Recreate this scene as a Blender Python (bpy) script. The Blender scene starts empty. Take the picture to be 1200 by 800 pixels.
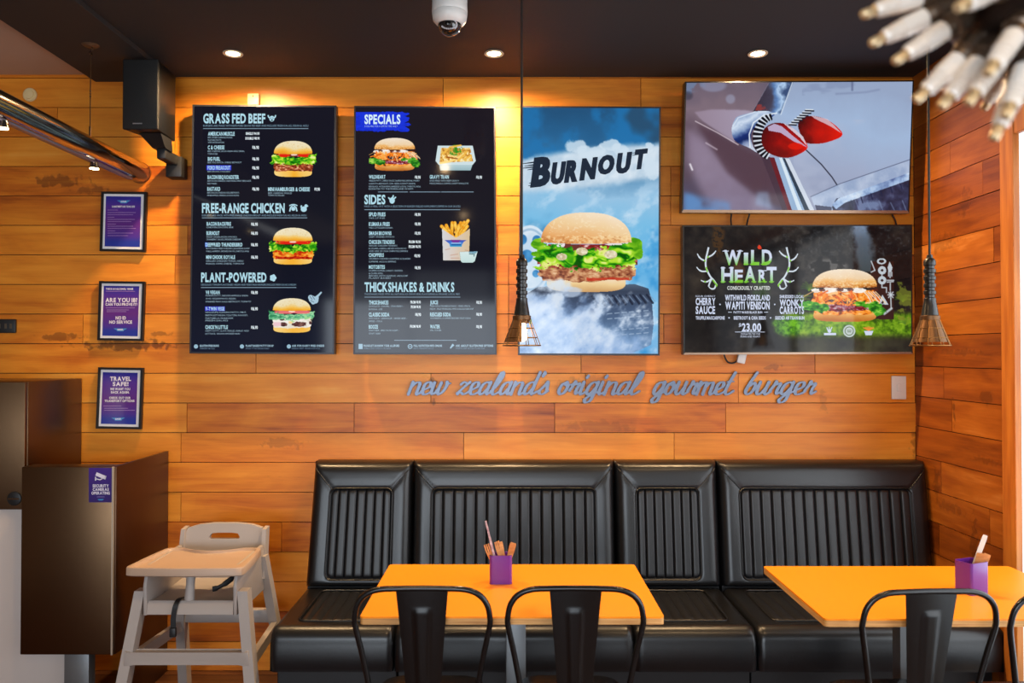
import bpy, bmesh, math, random
import numpy as np
from mathutils import Vector, Matrix

random.seed(7)
SC = bpy.context.scene
COL = SC.collection
PI = math.pi

# ------------------------------------------------------------------ camera, exposure, light
CAMZ, FPX, PITCH, DW = 1.55, 930.0, math.radians(0.8), 3.89
EXPO = 0.0
vs = SC.view_settings
vs.view_transform = 'Standard'; vs.look = 'None'; vs.gamma = 1.0; vs.use_curve_mapping = False
vs.exposure = EXPO
cam_data = bpy.data.cameras.new('camera'); cam = bpy.data.objects.new('camera', cam_data); COL.objects.link(cam)
cam.location = (0, 0, CAMZ); cam.rotation_euler = (PI/2 + PITCH, 0, 0)
cam_data.sensor_width = 36.0; cam_data.lens = FPX/1200*36.0; cam_data.clip_start = 0.02
cam_data.dof.use_dof = True; cam_data.dof.focus_distance = 3.4; cam_data.dof.aperture_fstop = 3.8
SC.camera = cam
SC.cycles.max_bounces = 8; SC.cycles.diffuse_bounces = 4; SC.cycles.glossy_bounces = 4
SC.cycles.sample_clamp_indirect = 6.0
SC.cycles.caustics_reflective = False; SC.cycles.caustics_refractive = False

world = bpy.data.worlds.new('sky'); SC.world = world; world.use_nodes = True
wb = world.node_tree.nodes['Background']
wb.inputs[0].default_value = (0.86, 0.93, 1.0, 1); wb.inputs[1].default_value = 1.6

WARM = (1.0, 0.66, 0.34)
DOWN_W = 128.0       # watts of each ceiling downlight
def area_light(name, loc, rot, sx, sy, watts, col):
    d = bpy.data.lights.new(name, 'AREA'); d.shape = 'RECTANGLE'; d.size = sx; d.size_y = sy
    d.energy = watts; d.color = col
    o = bpy.data.objects.new(name, d); COL.objects.link(o); o.location = loc; o.rotation_euler = rot
    return o
# daylight that comes in through the shop windows behind the camera and the glazed opening on the right
area_light('daylight_rear', (-0.9, -3.85, 1.28), (PI/2, 0, 0), 3.6, 1.66, 180, (0.80, 0.90, 1.0))
area_light('daylight_right', (2.35, 1.25, 1.35), (0, PI/2, 0), 2.1, 3.4, 62, (0.92, 0.96, 1.0))

# ------------------------------------------------------------------ pixel -> place
_c, _s = math.cos(PITCH), math.sin(PITCH)
def W(px, py, Y):
    dx, dy = (px-600)/FPX, (400-py)/FPX
    t = Y/(_c - dy*_s)
    return Vector((dx*t, Y, CAMZ + t*(_s + dy*_c)))

# ------------------------------------------------------------------ colours and materials
def lin(v):
    v = np.asarray(v, dtype=float)/255.0
    return np.where(v <= 0.04045, v/12.92, ((v+0.055)/1.055)**2.4)
def c4(r, g, b):
    l = lin((r, g, b)); return (float(l[0]), float(l[1]), float(l[2]), 1.0)
MATS = {}
def mat(name, rgb, rough=0.5, metal=0.0, spec=0.5, emit=None, estr=0.0, bump=None, coat=0.0, var=None, aniso=None):
    m = bpy.data.materials.new(name); m.use_nodes = True
    nt = m.node_tree; b = nt.nodes['Principled BSDF']
    b.inputs['Base Color'].default_value = c4(*rgb)
    b.inputs['Roughness'].default_value = rough; b.inputs['Metallic'].default_value = metal
    b.inputs['Specular IOR Level'].default_value = spec
    b.inputs['Coat Weight'].default_value = coat; b.inputs['Coat Roughness'].default_value = 0.15
    if emit is not None:
        b.inputs['Emission Color'].default_value = c4(*emit); b.inputs['Emission Strength'].default_value = estr
    tc = None
    if bump or var:
        tc = nt.nodes.new('ShaderNodeTexCoord')
    if bump:
        sc, st = bump[0], bump[1]
        n = nt.nodes.new('ShaderNodeTexNoise'); n.inputs['Scale'].default_value = sc; n.inputs['Detail'].default_value = 3
        mp = nt.nodes.new('ShaderNodeMapping'); mp.inputs['Scale'].default_value = bump[2] if len(bump) > 2 else (1, 1, 1)
        nt.links.new(tc.outputs['Object'], mp.inputs[0]); nt.links.new(mp.outputs[0], n.inputs['Vector'])
        bp = nt.nodes.new('ShaderNodeBump'); bp.inputs['Strength'].default_value = st; bp.inputs['Distance'].default_value = 0.002
        nt.links.new(n.outputs['Fac'], bp.inputs['Height']); nt.links.new(bp.outputs[0], b.inputs['Normal'])
    if var:      # var = (scale, second colour, stretch)
        n = nt.nodes.new('ShaderNodeTexNoise'); n.inputs['Scale'].default_value = var[0]; n.inputs['Detail'].default_value = 4
        mp = nt.nodes.new('ShaderNodeMapping'); mp.inputs['Scale'].default_value = var[2]
        nt.links.new(tc.outputs['Object'], mp.inputs[0]); nt.links.new(mp.outputs[0], n.inputs['Vector'])
        r = nt.nodes.new('ShaderNodeValToRGB'); r.color_ramp.elements[0].position = 0.35; r.color_ramp.elements[1].position = 0.65
        r.color_ramp.elements[0].color = c4(*rgb); r.color_ramp.elements[1].color = c4(*var[1])
        nt.links.new(n.outputs['Fac'], r.inputs[0]); nt.links.new(r.outputs[0], b.inputs['Base Color'])
    MATS[name] = m
    return m

def wood_mat(name, cols, grain_axis, rough=0.42, marks=(), spec=0.4):
    """old varnished planks: per-plank tone from the 'Col' attribute, grain along grain_axis, dark worn marks (x,z,rx,rz)"""
    m = bpy.data.materials.new(name); m.use_nodes = True
    nt = m.node_tree; N = nt.nodes; L = nt.links; b = N['Principled BSDF']
    tc = N.new('ShaderNodeTexCoord'); at = N.new('ShaderNodeAttribute'); at.attribute_name = 'Col'
    off = N.new('ShaderNodeVectorMath'); off.operation = 'MULTIPLY_ADD'
    L.new(at.outputs['Color'], off.inputs[0]); off.inputs[1].default_value = (37, 53, 71); L.new(tc.outputs['Object'], off.inputs[2])
    def noise(scale, stretch, det=5, dist=0.0, rg=0.55):
        mp = N.new('ShaderNodeMapping'); mp.inputs['Scale'].default_value = stretch
        n = N.new('ShaderNodeTexNoise'); n.inputs['Scale'].default_value = scale; n.inputs['Detail'].default_value = det
        n.inputs['Distortion'].default_value = dist; n.inputs['Roughness'].default_value = rg
        L.new(off.outputs[0], mp.inputs[0]); L.new(mp.outputs[0], n.inputs['Vector']); return n.outputs['Fac']
    s1 = tuple(1.0 if i == grain_axis else 9.0 for i in range(3))
    s2 = tuple(1.0 if i == grain_axis else 28.0 for i in range(3))
    s3 = tuple(1.0 if i == grain_axis else 2.2 for i in range(3))
    g1 = noise(2.2, s1, 6, 0.6); g2 = noise(5.0, s2, 3, 0.2); g3 = noise(1.7, s3, 4, 0.8)
    def math2(op, a, bb, clamp=False):
        n = N.new('ShaderNodeMath'); n.operation = op; n.use_clamp = clamp
        for i, v in enumerate((a, bb)):
            if isinstance(v, (int, float)): n.inputs[i].default_value = v
            else: L.new(v, n.inputs[i])
        return n.outputs[0]
    f = math2('ADD', math2('MULTIPLY', g1, 0.5), math2('ADD', math2('MULTIPLY', g2, 0.14), math2('MULTIPLY', g3, 0.40)))
    sx = N.new('ShaderNodeSeparateColor'); L.new(at.outputs['Color'], sx.inputs[0])
    f = math2('ADD', f, math2('MULTIPLY', math2('SUBTRACT', sx.outputs[0], 0.5), 0.22))
    r = N.new('ShaderNodeValToRGB'); e = r.color_ramp.elements
    e[0].position, e[1].position = 0.28, 0.80
    e[0].color, e[1].color = c4(*cols[0]), c4(*cols[-1])
    for i, cc in enumerate(cols[1:-1]):
        x = e.new(0.28 + 0.52*(i+1)/(len(cols)-1)); x.color = c4(*cc)
    L.new(f, r.inputs[0]); colr = r.outputs[0]
    # cracks and worn dark flecks
    n4 = N.new('ShaderNodeTexNoise'); n4.inputs['Scale'].default_value = 3.0; n4.inputs['Detail'].default_value = 8; n4.inputs['Roughness'].default_value = 0.75
    mp4 = N.new('ShaderNodeMapping'); mp4.inputs['Scale'].default_value = tuple(1.0 if i == grain_axis else 5.0 for i in range(3))
    L.new(off.outputs[0], mp4.inputs[0]); L.new(mp4.outputs[0], n4.inputs['Vector'])
    fleck = N.new('ShaderNodeMapRange'); fleck.inputs[1].default_value = 0.66; fleck.inputs[2].default_value = 0.76; L.new(n4.outputs['Fac'], fleck.inputs[0])
    dark = math2('MULTIPLY', fleck.outputs[0], 0.55)
    nm = N.new('ShaderNodeTexNoise'); nm.inputs['Scale'].default_value = 34; nm.inputs['Detail'].default_value = 5
    L.new(tc.outputs['Object'], nm.inputs['Vector'])
    for (mx, mz, rx, rz, k) in marks:
        v = N.new('ShaderNodeVectorMath'); v.operation = 'SUBTRACT'; L.new(tc.outputs['Object'], v.inputs[0])
        v.inputs[1].default_value = (mx, 0, mz) if grain_axis == 0 else (0, mx, mz)
        v2 = N.new('ShaderNodeVectorMath'); v2.operation = 'MULTIPLY'; L.new(v.outputs[0], v2.inputs[0])
        v2.inputs[1].default_value = (1/rx, 0, 1/rz) if grain_axis == 0 else (0, 1/rx, 1/rz)
        v3 = N.new('ShaderNodeVectorMath'); v3.operation = 'LENGTH'; L.new(v2.outputs[0], v3.inputs[0])
        q = math2('ADD', v3.outputs['Value'], math2('MULTIPLY', math2('SUBTRACT', nm.outputs['Fac'], 0.5), 3.2))
        mr = N.new('ShaderNodeMapRange'); mr.inputs[1].default_value = 1.0; mr.inputs[2].default_value = 0.55
        L.new(q, mr.inputs[0]); dark = math2('MAXIMUM', dark, math2('MULTIPLY', mr.outputs[0], k))
    mx = N.new('ShaderNodeMix'); mx.data_type = 'RGBA'; L.new(dark, mx.inputs['Factor']); L.new(colr, mx.inputs['A'])
    mx.inputs['B'].default_value = c4(52, 24, 8); L.new(mx.outputs['Result'], b.inputs['Base Color'])
    b.inputs['Roughness'].default_value = rough; b.inputs['Specular IOR Level'].default_value = spec
    bp = N.new('ShaderNodeBump'); bp.inputs['Strength'].default_value = 0.35; bp.inputs['Distance'].default_value = 0.004
    h = math2('SUBTRACT', f, math2('MULTIPLY', dark, 0.8)); L.new(h, bp.inputs['Height']); L.new(bp.outputs[0], b.inputs['Normal'])
    return m

def attr_mat(name, rough=0.1, spec=0.5, emit=True):
    """what a lit screen (emit) or a printed sheet (not) shows: the colours stored on the mesh"""
    m = bpy.data.materials.new(name); m.use_nodes = True
    nt = m.node_tree; b = nt.nodes['Principled BSDF']
    at = nt.nodes.new('ShaderNodeAttribute'); at.attribute_name = 'Col'
    b.inputs['Roughness'].default_value = rough; b.inputs['Specular IOR Level'].default_value = spec
    if emit:
        b.inputs['Base Color'].default_value = (0, 0, 0, 1)
        nt.links.new(at.outputs['Color'], b.inputs['Emission Color']); b.inputs['Emission Strength'].default_value = 2**-EXPO
    else:
        nt.links.new(at.outputs['Color'], b.inputs['Base Color'])
    return m

# ------------------------------------------------------------------ mesh helpers
class MB:
    def __init__(s): s.bm = bmesh.new()
    def _new(s, geom, loc=None, rot=None):
        vs_ = [g for g in geom if isinstance(g, bmesh.types.BMVert)]
        m = Matrix.Translation(loc) if loc is not None else Matrix.Identity(4)
        if rot is not None: m = m @ (rot if isinstance(rot, Matrix) else Matrix.Rotation(rot[0], 4, 'Z') @ Matrix.Rotation(rot[1], 4, 'Y') @ Matrix.Rotation(rot[2], 4, 'X'))
        bmesh.ops.transform(s.bm, matrix=m, verts=vs_)
        return vs_
    def box(s, x0, x1, y0, y1, z0, z1, bevel=0.0, seg=2, rot=None):
        g = bmesh.ops.create_cube(s.bm, size=1.0); vv = g['verts']
        c = Vector(((x0+x1)/2, (y0+y1)/2, (z0+z1)/2))
        for v in vv: v.co = Vector((v.co.x*(x1-x0), v.co.y*(y1-y0), v.co.z*(z1-z0)))
        if bevel > 0:
            ed = {e for v in vv for e in v.link_edges}
            r = bmesh.ops.bevel(s.bm, geom=list(ed), offset=bevel, segments=seg, affect='EDGES', profile=0.5)
            vv = list({v for f in r['faces'] for v in f.verts} | {v for v in vv if v.is_valid})
        s._new(vv, c, rot); return s
    def tube(s, pts, r, n=10, caps=True, closed=False, flat=None):
        """round bar along pts; r a number or one per point; flat=(axis scale) squashes the section"""
        pts = [Vector(p) for p in pts]; k = len(pts)
        rr = [r]*k if isinstance(r, (int, float)) else list(r)
        rings = []; up = None
        for i, p in enumerate(pts):
            if closed: t = (pts[(i+1) % k]-pts[i-1])
            else: t = pts[min(i+1, k-1)]-pts[max(i-1, 0)]
            t.normalize()
            if up is None:
                up = Vector((0, 0, 1)) if abs(t.z) < 0.9 else Vector((0, 1, 0))
            a = up - t*up.dot(t)
            if a.length < 1e-5: a = t.orthogonal()
            a.normalize(); up = a; b = t.cross(a)
            rings.append([s.bm.verts.new(p + (a*math.cos(2*PI*j/n) + b*math.sin(2*PI*j/n)*(flat or 1.0))*rr[i]) for j in range(n)])
        for i in range(k if closed else k-1):
            A, B = rings[i], rings[(i+1) % k]
            for j in range(n):
                s.bm.faces.new((A[j], A[(j+1) % n], B[(j+1) % n], B[j]))
        if caps and not closed:
            s.bm.faces.new(rings[0][::-1]); s.bm.faces.new(rings[-1])
        return s
    def lathe(s, prof, n=24, loc=(0, 0, 0), rot=None, a0=0.0, a1=2*PI):
        """prof: (radius, z) pairs turned about z"""
        full = abs(a1-a0-2*PI) < 1e-6; m = n if full else n+1
        rows = []; allv = []
        for (r, z) in prof:
            row = [s.bm.verts.new((r*math.cos(a0+(a1-a0)*j/n), r*math.sin(a0+(a1-a0)*j/n), z)) for j in range(m)]
            rows.append(row); allv += row
        for A, B in zip(rows, rows[1:]):
            for j in range(n if full else n):
                s.bm.faces.new((A[j], A[(j+1) % m], B[(j+1) % m], B[j]))
        if full:
            for row, z in ((rows[0], -1), (rows[-1], 1)):
                if prof[0 if z < 0 else -1][0] > 1e-4: s.bm.faces.new(row if z > 0 else row[::-1])
        s._new(allv, Vector(loc), rot); return s
    def prism(s, poly, d0, d1, axis='y', bevel=0.0):
        """poly of 2-D points pushed from d0 to d1 along axis; y: (x,z) points, x: (y,z), z: (x,y)"""
        def P(a, b, d): return {'y': (a, d, b), 'x': (d, a, b), 'z': (a, b, d)}[axis]
        A = [s.bm.verts.new(P(a, b, d0)) for a, b in poly]; B = [s.bm.verts.new(P(a, b, d1)) for a, b in poly]
        n = len(poly); fs = [s.bm.faces.new(A), s.bm.faces.new(B[::-1])]
        for i in range(n): fs.append(s.bm.faces.new((A[i], B[i], B[(i+1) % n], A[(i+1) % n])))
        if bevel > 0:
            ed = {e for f in fs for e in f.edges}
            bmesh.ops.bevel(s.bm, geom=list(ed), offset=bevel, segments=2, affect='EDGES', profile=0.5)
        return s
    def loft(s, quadsA, quadsB):
        """two equal loops joined into a closed body"""
        A = [s.bm.verts.new(p) for p in quadsA]; B = [s.bm.verts.new(p) for p in quadsB]; n = len(A)
        s.bm.faces.new(A); s.bm.faces.new(B[::-1])
        for i in range(n): s.bm.faces.new((A[i], B[i], B[(i+1) % n], A[(i+1) % n]))
        return s
    def beam(s, p, q, w0, d0, w1=None, d1=None):
        """rectangular bar between two points, w along x and d along y at each end"""
        w1 = w0 if w1 is None else w1; d1 = d0 if d1 is None else d1
        p, q = Vector(p), Vector(q)
        def ring(c, w, d): return [c+Vector((sx*w/2, sy*d/2, 0)) for sx, sy in ((-1, -1), (1, -1), (1, 1), (-1, 1))]
        return s.loft(ring(p, w0, d0), ring(q, w1, d1))
    def grid(s, P):
        """P[i][j] of points -> quads"""
        V = [[s.bm.verts.new(p) for p in row] for row in P]
        for i in range(len(V)-1):
            for j in range(len(V[0])-1):
                s.bm.faces.new((V[i][j], V[i][j+1], V[i+1][j+1], V[i+1][j]))
        return V
    def ball(s, c, r, sx=1, sy=1, sz=1, u=14, v=10):
        g = bmesh.ops.create_uvsphere(s.bm, u_segments=u, v_segments=v, radius=r)
        for w in g['verts']: w.co = Vector((w.co.x*sx, w.co.y*sy, w.co.z*sz)) + Vector(c)
        return s
    def build(s, name, m, parent=None, smooth=40, world=True, normals=True):
        bmesh.ops.remove_doubles(s.bm, verts=s.bm.verts[:], dist=1e-6)
        if normals: bmesh.ops.recalc_face_normals(s.bm, faces=s.bm.faces[:])
        if parent is not None and world:
            off = Vector((0, 0, 0)); q = parent
            while q is not None: off += Vector(q.location); q = q.parent
            for v in s.bm.verts: v.co -= off
        me = bpy.data.meshes.new(name); s.bm.to_mesh(me); s.bm.free()
        if smooth:
            me.polygons.foreach_set('use_smooth', [True]*len(me.polygons))
            me.set_sharp_from_angle(angle=math.radians(smooth))
        return link(name, me, m, parent)
def link(name, me, m, parent=None):
    o = bpy.data.objects.new(name, me); COL.objects.link(o)
    for x in (m if isinstance(m, (list, tuple)) else [m]): me.materials.append(x)
    if parent is not None: o.parent = parent
    return o
def thing(name, label, cat, loc=(0, 0, 0), group=None):
    o = bpy.data.objects.new(name, None); COL.objects.link(o); o.location = loc; o.empty_display_size = 0.05
    return tag(o, label, cat, group)
def tag(o, label, cat, group=None):
    o['label'] = label; o['category'] = cat
    if group: o['group'] = group
    return o
def structure(o): o['kind'] = 'structure'; return o
def children(o): return [c for c in bpy.data.objects if c.parent == o]
def dup(root, loc, label=None, rz=None):
    def cp(o, parent):
        c = o.copy(); COL.objects.link(c); c.parent = parent
        for ch in kids.get(o.name, ()): cp(ch, c)
        return c
    kids = {}
    for o in bpy.data.objects:
        if o.parent is not None: kids.setdefault(o.parent.name, []).append(o)
    r = cp(root, None); r.location = loc
    if rz is not None: r.rotation_euler = (0, 0, rz)
    if label: r['label'] = label
    return r
def catmull(pts, n=6, closed=False):
    P = [Vector(p) for p in pts]; k = len(P); out = []
    for i in range(k if closed else k-1):
        if closed: a, b, c, d = P[i-1], P[i], P[(i+1) % k], P[(i+2) % k]
        else: a, b, c, d = P[max(i-1, 0)], P[i], P[i+1], P[min(i+2, k-1)]
        for j in range(n):
            t = j/n
            out.append(0.5*((2*b)+(c-a)*t+(2*a-5*b+4*c-d)*t*t+(3*b-a-3*c+d)*t**3))
    if not closed: out.append(P[-1])
    return out
def round_rect(x0, z0, x1, z1, r, n=5):
    out = []
    for cx, cz, a in ((x1-r, z1-r, 0), (x0+r, z1-r, PI/2), (x0+r, z0+r, PI), (x1-r, z0+r, 1.5*PI)):
        for i in range(n+1): out.append((cx+r*math.cos(a+PI/2*i/n), cz+r*math.sin(a+PI/2*i/n)))
    return out

# ------------------------------------------------------------------ picture painter (for what the screens and sheets show)
def vnoise(X, Y, seed):
    rs = np.random.RandomState(seed); T = rs.rand(256, 256)
    xi, yi = np.floor(X).astype(int), np.floor(Y).astype(int); fx, fy = X-xi, Y-yi
    fx, fy = fx*fx*(3-2*fx), fy*fy*(3-2*fy)
    g = lambda i, j: T[(yi+j) % 256, (xi+i) % 256]
    return (g(0, 0)*(1-fx)+g(1, 0)*fx)*(1-fy)+(g(0, 1)*(1-fx)+g(1, 1)*fx)*fy
def fbm(X, Y, scale, seed, octv=4):
    o = 0; a = 0.5; t = 0
    for i in range(octv):
        o = o+a*vnoise(X/scale*2**i+13.7*i, Y/scale*2**i+7.1*i, seed+i); t += a; a *= 0.55
    return o/t
def sstep(a, b, x):
    t = np.clip((x-a)/(b-a), 0, 1); return t*t*(3-2*t)
class Cv:
    def __init__(s, x0, y0, x1, y1, k=2.0, bg=(0, 0, 0)):
        s.w = int(round((x1-x0)*k))+1; s.h = int(round((y1-y0)*k))+1
        s.X, s.Y = np.meshgrid(np.linspace(x0, x1, s.w), np.linspace(y0, y1, s.h))
        s.img = np.zeros((s.h, s.w, 3))+np.array(bg, float); s.a = np.zeros((s.h, s.w))
    def put(s, m, col, k=1.0):
        m = np.clip(np.asarray(m, float)*k, 0, 1); col = np.asarray(col, float)
        if col.ndim == 1: col = col[None, None, :]
        s.img = s.img*(1-m[..., None])+col*m[..., None]; s.a = np.maximum(s.a, m); return s
    def mul(s, m, f): s.img *= (1-np.clip(m, 0, 1)[..., None]*(1-np.asarray(f, float))); return s
    def blur(s, m, r):
        n = int(3*r)+1; k = np.exp(-.5*(np.arange(-n, n+1)/r)**2); k /= k.sum()
        m = np.pad(m, n, mode='edge')
        m = np.apply_along_axis(lambda v: np.convolve(v, k, 'valid'), 0, m)
        return np.apply_along_axis(lambda v: np.convolve(v, k, 'valid'), 1, m)
    def poly(s, pts, soft=0):
        if soft: return s.blur(s.poly(pts), soft)
        m = np.zeros(s.X.shape, bool); n = len(pts)
        for i in range(n):
            (xa, ya), (xb, yb) = pts[i], pts[(i+1) % n]
            if ya == yb: continue
            cnd = ((ya > s.Y) != (yb > s.Y)) & (s.X < (xb-xa)*(s.Y-ya)/(yb-ya)+xa)
            m ^= cnd
        return m.astype(float)
    def seg(s, pts):
        d = np.full(s.X.shape, 1e9)
        for (xa, ya), (xb, yb) in zip(pts, pts[1:]):
            vx, vy = xb-xa, yb-ya; L = vx*vx+vy*vy+1e-9
            t = np.clip(((s.X-xa)*vx+(s.Y-ya)*vy)/L, 0, 1)
            d = np.minimum(d, np.hypot(s.X-xa-t*vx, s.Y-ya-t*vy))
        return d
    def stroke(s, pts, w, soft=0.35): return 1-sstep(w/2-soft, w/2+soft, s.seg(pts))
    def ell(s, cx, cy, rx, ry, soft=0.06, rot=0.0):
        X, Y = s.X-cx, s.Y-cy
        if rot: X, Y = X*math.cos(rot)+Y*math.sin(rot), -X*math.sin(rot)+Y*math.cos(rot)
        return 1-sstep(1-soft, 1+soft, np.hypot(X/rx, Y/ry))
    def ramp(s, v, stops):
        """v in 0..1 -> colours"""
        xs = [q[0] for q in stops]
        return np.stack([np.interp(v, xs, [q[1][i] for q in stops]) for i in range(3)], -1)

class Plane:
    """a flat face in the room, addressed with the photograph's coordinates"""
    def __init__(s, a, b, c):
        s.o = Vector(a); n = (Vector(b)-s.o).cross(Vector(c)-s.o).normalized()
        if n.y > 0: n = -n
        s.n = n
    def p(s, px, py, off=0.0):
        d = W(px, py, 1.0)-Vector((0, 0, CAMZ)); o = Vector((0, 0, CAMZ)); q = s.o+s.n*off
        return o+d*((q-o).dot(s.n)/d.dot(s.n))
    def grid(s, X, Y, off=0.0):
        dx, dy = (X-600)/FPX, (400-Y)/FPX; t = 1/(_c-dy*_s)
        D = np.stack([dx*t, np.ones_like(dx), t*(_s+dy*_c)], -1)
        n = np.array(s.n); q = np.array(s.o)+n*off-np.array((0, 0, CAMZ))
        return D*((q@n)/(D@n))[..., None]+np.array((0, 0, CAMZ))
def wloc(o):
    off = Vector((0, 0, 0))
    while o is not None: off += Vector(o.location); o = o.parent
    return off
def picture(name, cv, plane, off, m, parent, cut=False):
    P = plane.grid(cv.X, cv.Y, off)-np.array(wloc(parent)); h, w = cv.h, cv.w
    idx = np.arange(h*w).reshape(h, w)
    F = np.stack([idx[:-1, :-1], idx[1:, :-1], idx[1:, 1:], idx[:-1, 1:]], -1).reshape(-1, 4)
    colr = lin(np.clip(cv.img, 0, 255)).reshape(-1, 3); V = P.reshape(-1, 3)
    if cut:
        keep = (cv.a.reshape(-1)[F] > 0.5).sum(1) >= 2; F = F[keep]
        used = np.unique(F); re_ = np.full(h*w, -1); re_[used] = np.arange(len(used)); F = re_[F]; V = V[used]; colr = colr[used]
    return raw_mesh(name, V, F, colr, m, parent)
def raw_mesh(name, V, F, colr, m, parent):
    me = bpy.data.meshes.new(name); nv, nf = len(V), len(F)
    me.vertices.add(nv); me.vertices.foreach_set('co', np.ascontiguousarray(V, dtype=np.float32).ravel())
    me.loops.add(nf*4); me.loops.foreach_set('vertex_index', np.ascontiguousarray(F, dtype=np.int32).ravel())
    me.polygons.add(nf); me.polygons.foreach_set('loop_start', np.arange(0, nf*4, 4, dtype=np.int32))
    me.update(calc_edges=True)
    at = me.color_attributes.new('Col', 'FLOAT_COLOR', 'POINT')
    at.data.foreach_set('color', np.concatenate([colr, np.ones((nv, 1))], 1).astype(np.float32).ravel())
    return link(name, me, m, parent)

# ------------------------------------------------------------------ lettering
GLY = {}
def load_glyphs(chars):
    fo = {}
    for bold in (0, 1, 2):
        for ch in chars:
            cu = bpy.data.curves.new('glyph', 'FONT'); cu.body = ch; cu.size = 1.0; cu.resolution_u = 3
            cu.offset = (0.0, 0.036, 0.055)[bold]
            o = bpy.data.objects.new('glyph', cu); COL.objects.link(o); fo[(ch, bold)] = o
    dg = bpy.context.evaluated_depsgraph_get(); dg.update()
    for k, o in fo.items():
        me = o.evaluated_get(dg).to_mesh()
        V = np.array([v.co[:2] for v in me.vertices]).reshape(-1, 2); F = [tuple(p.vertices) for p in me.polygons]
        GLY[k] = (V, F); o.evaluated_get(dg).to_mesh_clear()
    for o in fo.values():
        cu = o.data; bpy.data.objects.remove(o); bpy.data.curves.remove(cu)
    H = GLY[('H', 0)][0]; GLY['cap'] = float(H[:, 1].max()-H[:, 1].min())
class Txt:
    """collects lettering on one plane into one mesh"""
    def __init__(s, plane, off): s.pl, s.off, s.V, s.F, s.C = plane, off, [], [], []
    def _add(s, V, F, col):
        b = len(s.V); s.V += V; s.F += [tuple(i+b for i in f) for f in F]
        s.C += col if isinstance(col, list) else [col]*len(V)
    def put(s, text, x0, y0, x1, y1, col=(196, 228, 238), bold=1, shear=0.0, rise=0.0, foot=None, track=0.07):
        """text fitted in the box x0..x1, cap height y0..y1"""
        pen = 0.0; parts = []
        for ch in text:
            if ch == ' ': pen += 0.26; continue
            V, F = GLY[(ch, bold)]
            if not len(V): continue
            a = V[:, 0].min(); parts.append((V-np.array([a-pen, 0]), F)); pen += V[:, 0].max()-a+track
        pen -= track; sx = (x1-x0)/max(pen, 1e-6); sy = (y1-y0)/GLY['cap']
        for V, F in parts:
            px = x0+V[:, 0]*sx+V[:, 1]*sy*shear; py = y1-V[:, 1]*sy-rise*(px-x0)
            cl = col
            if foot: cl = [(foot if v < GLY['cap']*0.3 else col) for v in V[:, 1]]
            s._add([s.pl.p(x, y, s.off) for x, y in zip(px, py)], F, cl)
        return s
    def rect(s, x0, y0, x1, y1, col): s._add([s.pl.p(x, y, s.off-0.0002) for x, y in ((x0, y0), (x0, y1), (x1, y1), (x1, y0))], [(0, 1, 2, 3)], col); return s
    def disc(s, cx, cy, r, col, n=14, ry=None):
        s._add([s.pl.p(cx+r*math.cos(2*PI*i/n), cy+(ry or r)*math.sin(2*PI*i/n), s.off) for i in range(n)], [tuple(range(n))], col); return s
    def poly(s, pts, col): s._add([s.pl.p(x, y, s.off) for x, y in pts], [tuple(range(len(pts)))], col); return s
    def line(s, pts, w, col):
        pts = [Vector((a, b)) for a, b in pts]; L, R = [], []
        for i, p in enumerate(pts):
            t = (pts[min(i+1, len(pts)-1)]-pts[max(i-1, 0)]).normalized(); nrm = Vector((-t.y, t.x))
            ww = w[i] if isinstance(w, (list, tuple)) else w
            L.append(p+nrm*ww/2); R.append(p-nrm*ww/2)
        k = len(pts); s._add([s.pl.p(q.x, q.y, s.off) for q in L+R], [(i, i+1, k+i+1, k+i) for i in range(k-1)], col); return s
    def ring(s, cx, cy, r, w, col, n=18):
        return s.line([(cx+r*math.cos(2*PI*i/n), cy+r*math.sin(2*PI*i/n)) for i in range(n+1)], w, col)
    def build(s, name, m, parent):
        off = wloc(parent); me = bpy.data.meshes.new(name)
        me.from_pydata([tuple(v-off) for v in s.V], [], s.F); me.update()
        at = me.color_attributes.new('Col', 'FLOAT_COLOR', 'POINT')
        cl = lin(np.array(s.C)); at.data.foreach_set('color', np.concatenate([cl, np.ones((len(cl), 1))], 1).astype(np.float32).ravel())
        return link(name, me, m, parent)

# ------------------------------------------------------------------ the room
XL, XR, YB, ZC, ZBEAM = -3.3, 1.975, -4.0, 2.905, 2.882
WOODC = [(140, 60, 10), (198, 104, 22), (223, 132, 34), (237, 149, 45), (247, 172, 72)]
def zmark(px, py): p = W(px, py, DW); return p.x, p.z
MK = []
for (px, py, rx, rz, k) in ((508, 455, .022, .06, .9), (508, 470, .012, .03, .7), (150, 404, .24, .028, .85), (70, 212, .14, .03, .7), (110, 222, .10, .02, .6),
                            (70, 395, .09, .02, .7), (190, 391, .05, .012, .6), (905, 430, .05, .015, .5), (690, 448, .16, .03, .25), (965, 470, .02, .06, .3), (30, 470, .03, .05, .3),
                            (330, 520, .10, .03, .35), (700, 500, .2, .03, .3), (1075, 520, .03, .08, .6)):
    x, z = zmark(px, py); MK.append((x, z, rx, rz, k))
M_WALL = wood_mat('old_varnished_planks', WOODC, 0, 0.40, [(m_[0], m_[1], m_[2], m_[3], m_[4]*.75) for m_ in MK])
MKR = [(3.30, 1.36, .05, .05, .6), (3.55, 1.30, .012, .09, .9), (3.62, 2.05, .12, .05, .5), (3.45, 2.20, .05, .08, .5), (3.70, 0.95, .03, .10, .6),
       (3.40, 0.72, .03, .16, .7), (3.75, 1.75, .08, .02, .5), (3.30, 1.10, .10, .02, .5), (3.5, 1.55, .2, .02, .5), (3.6, 0.85, .12, .03, .5)]
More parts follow.
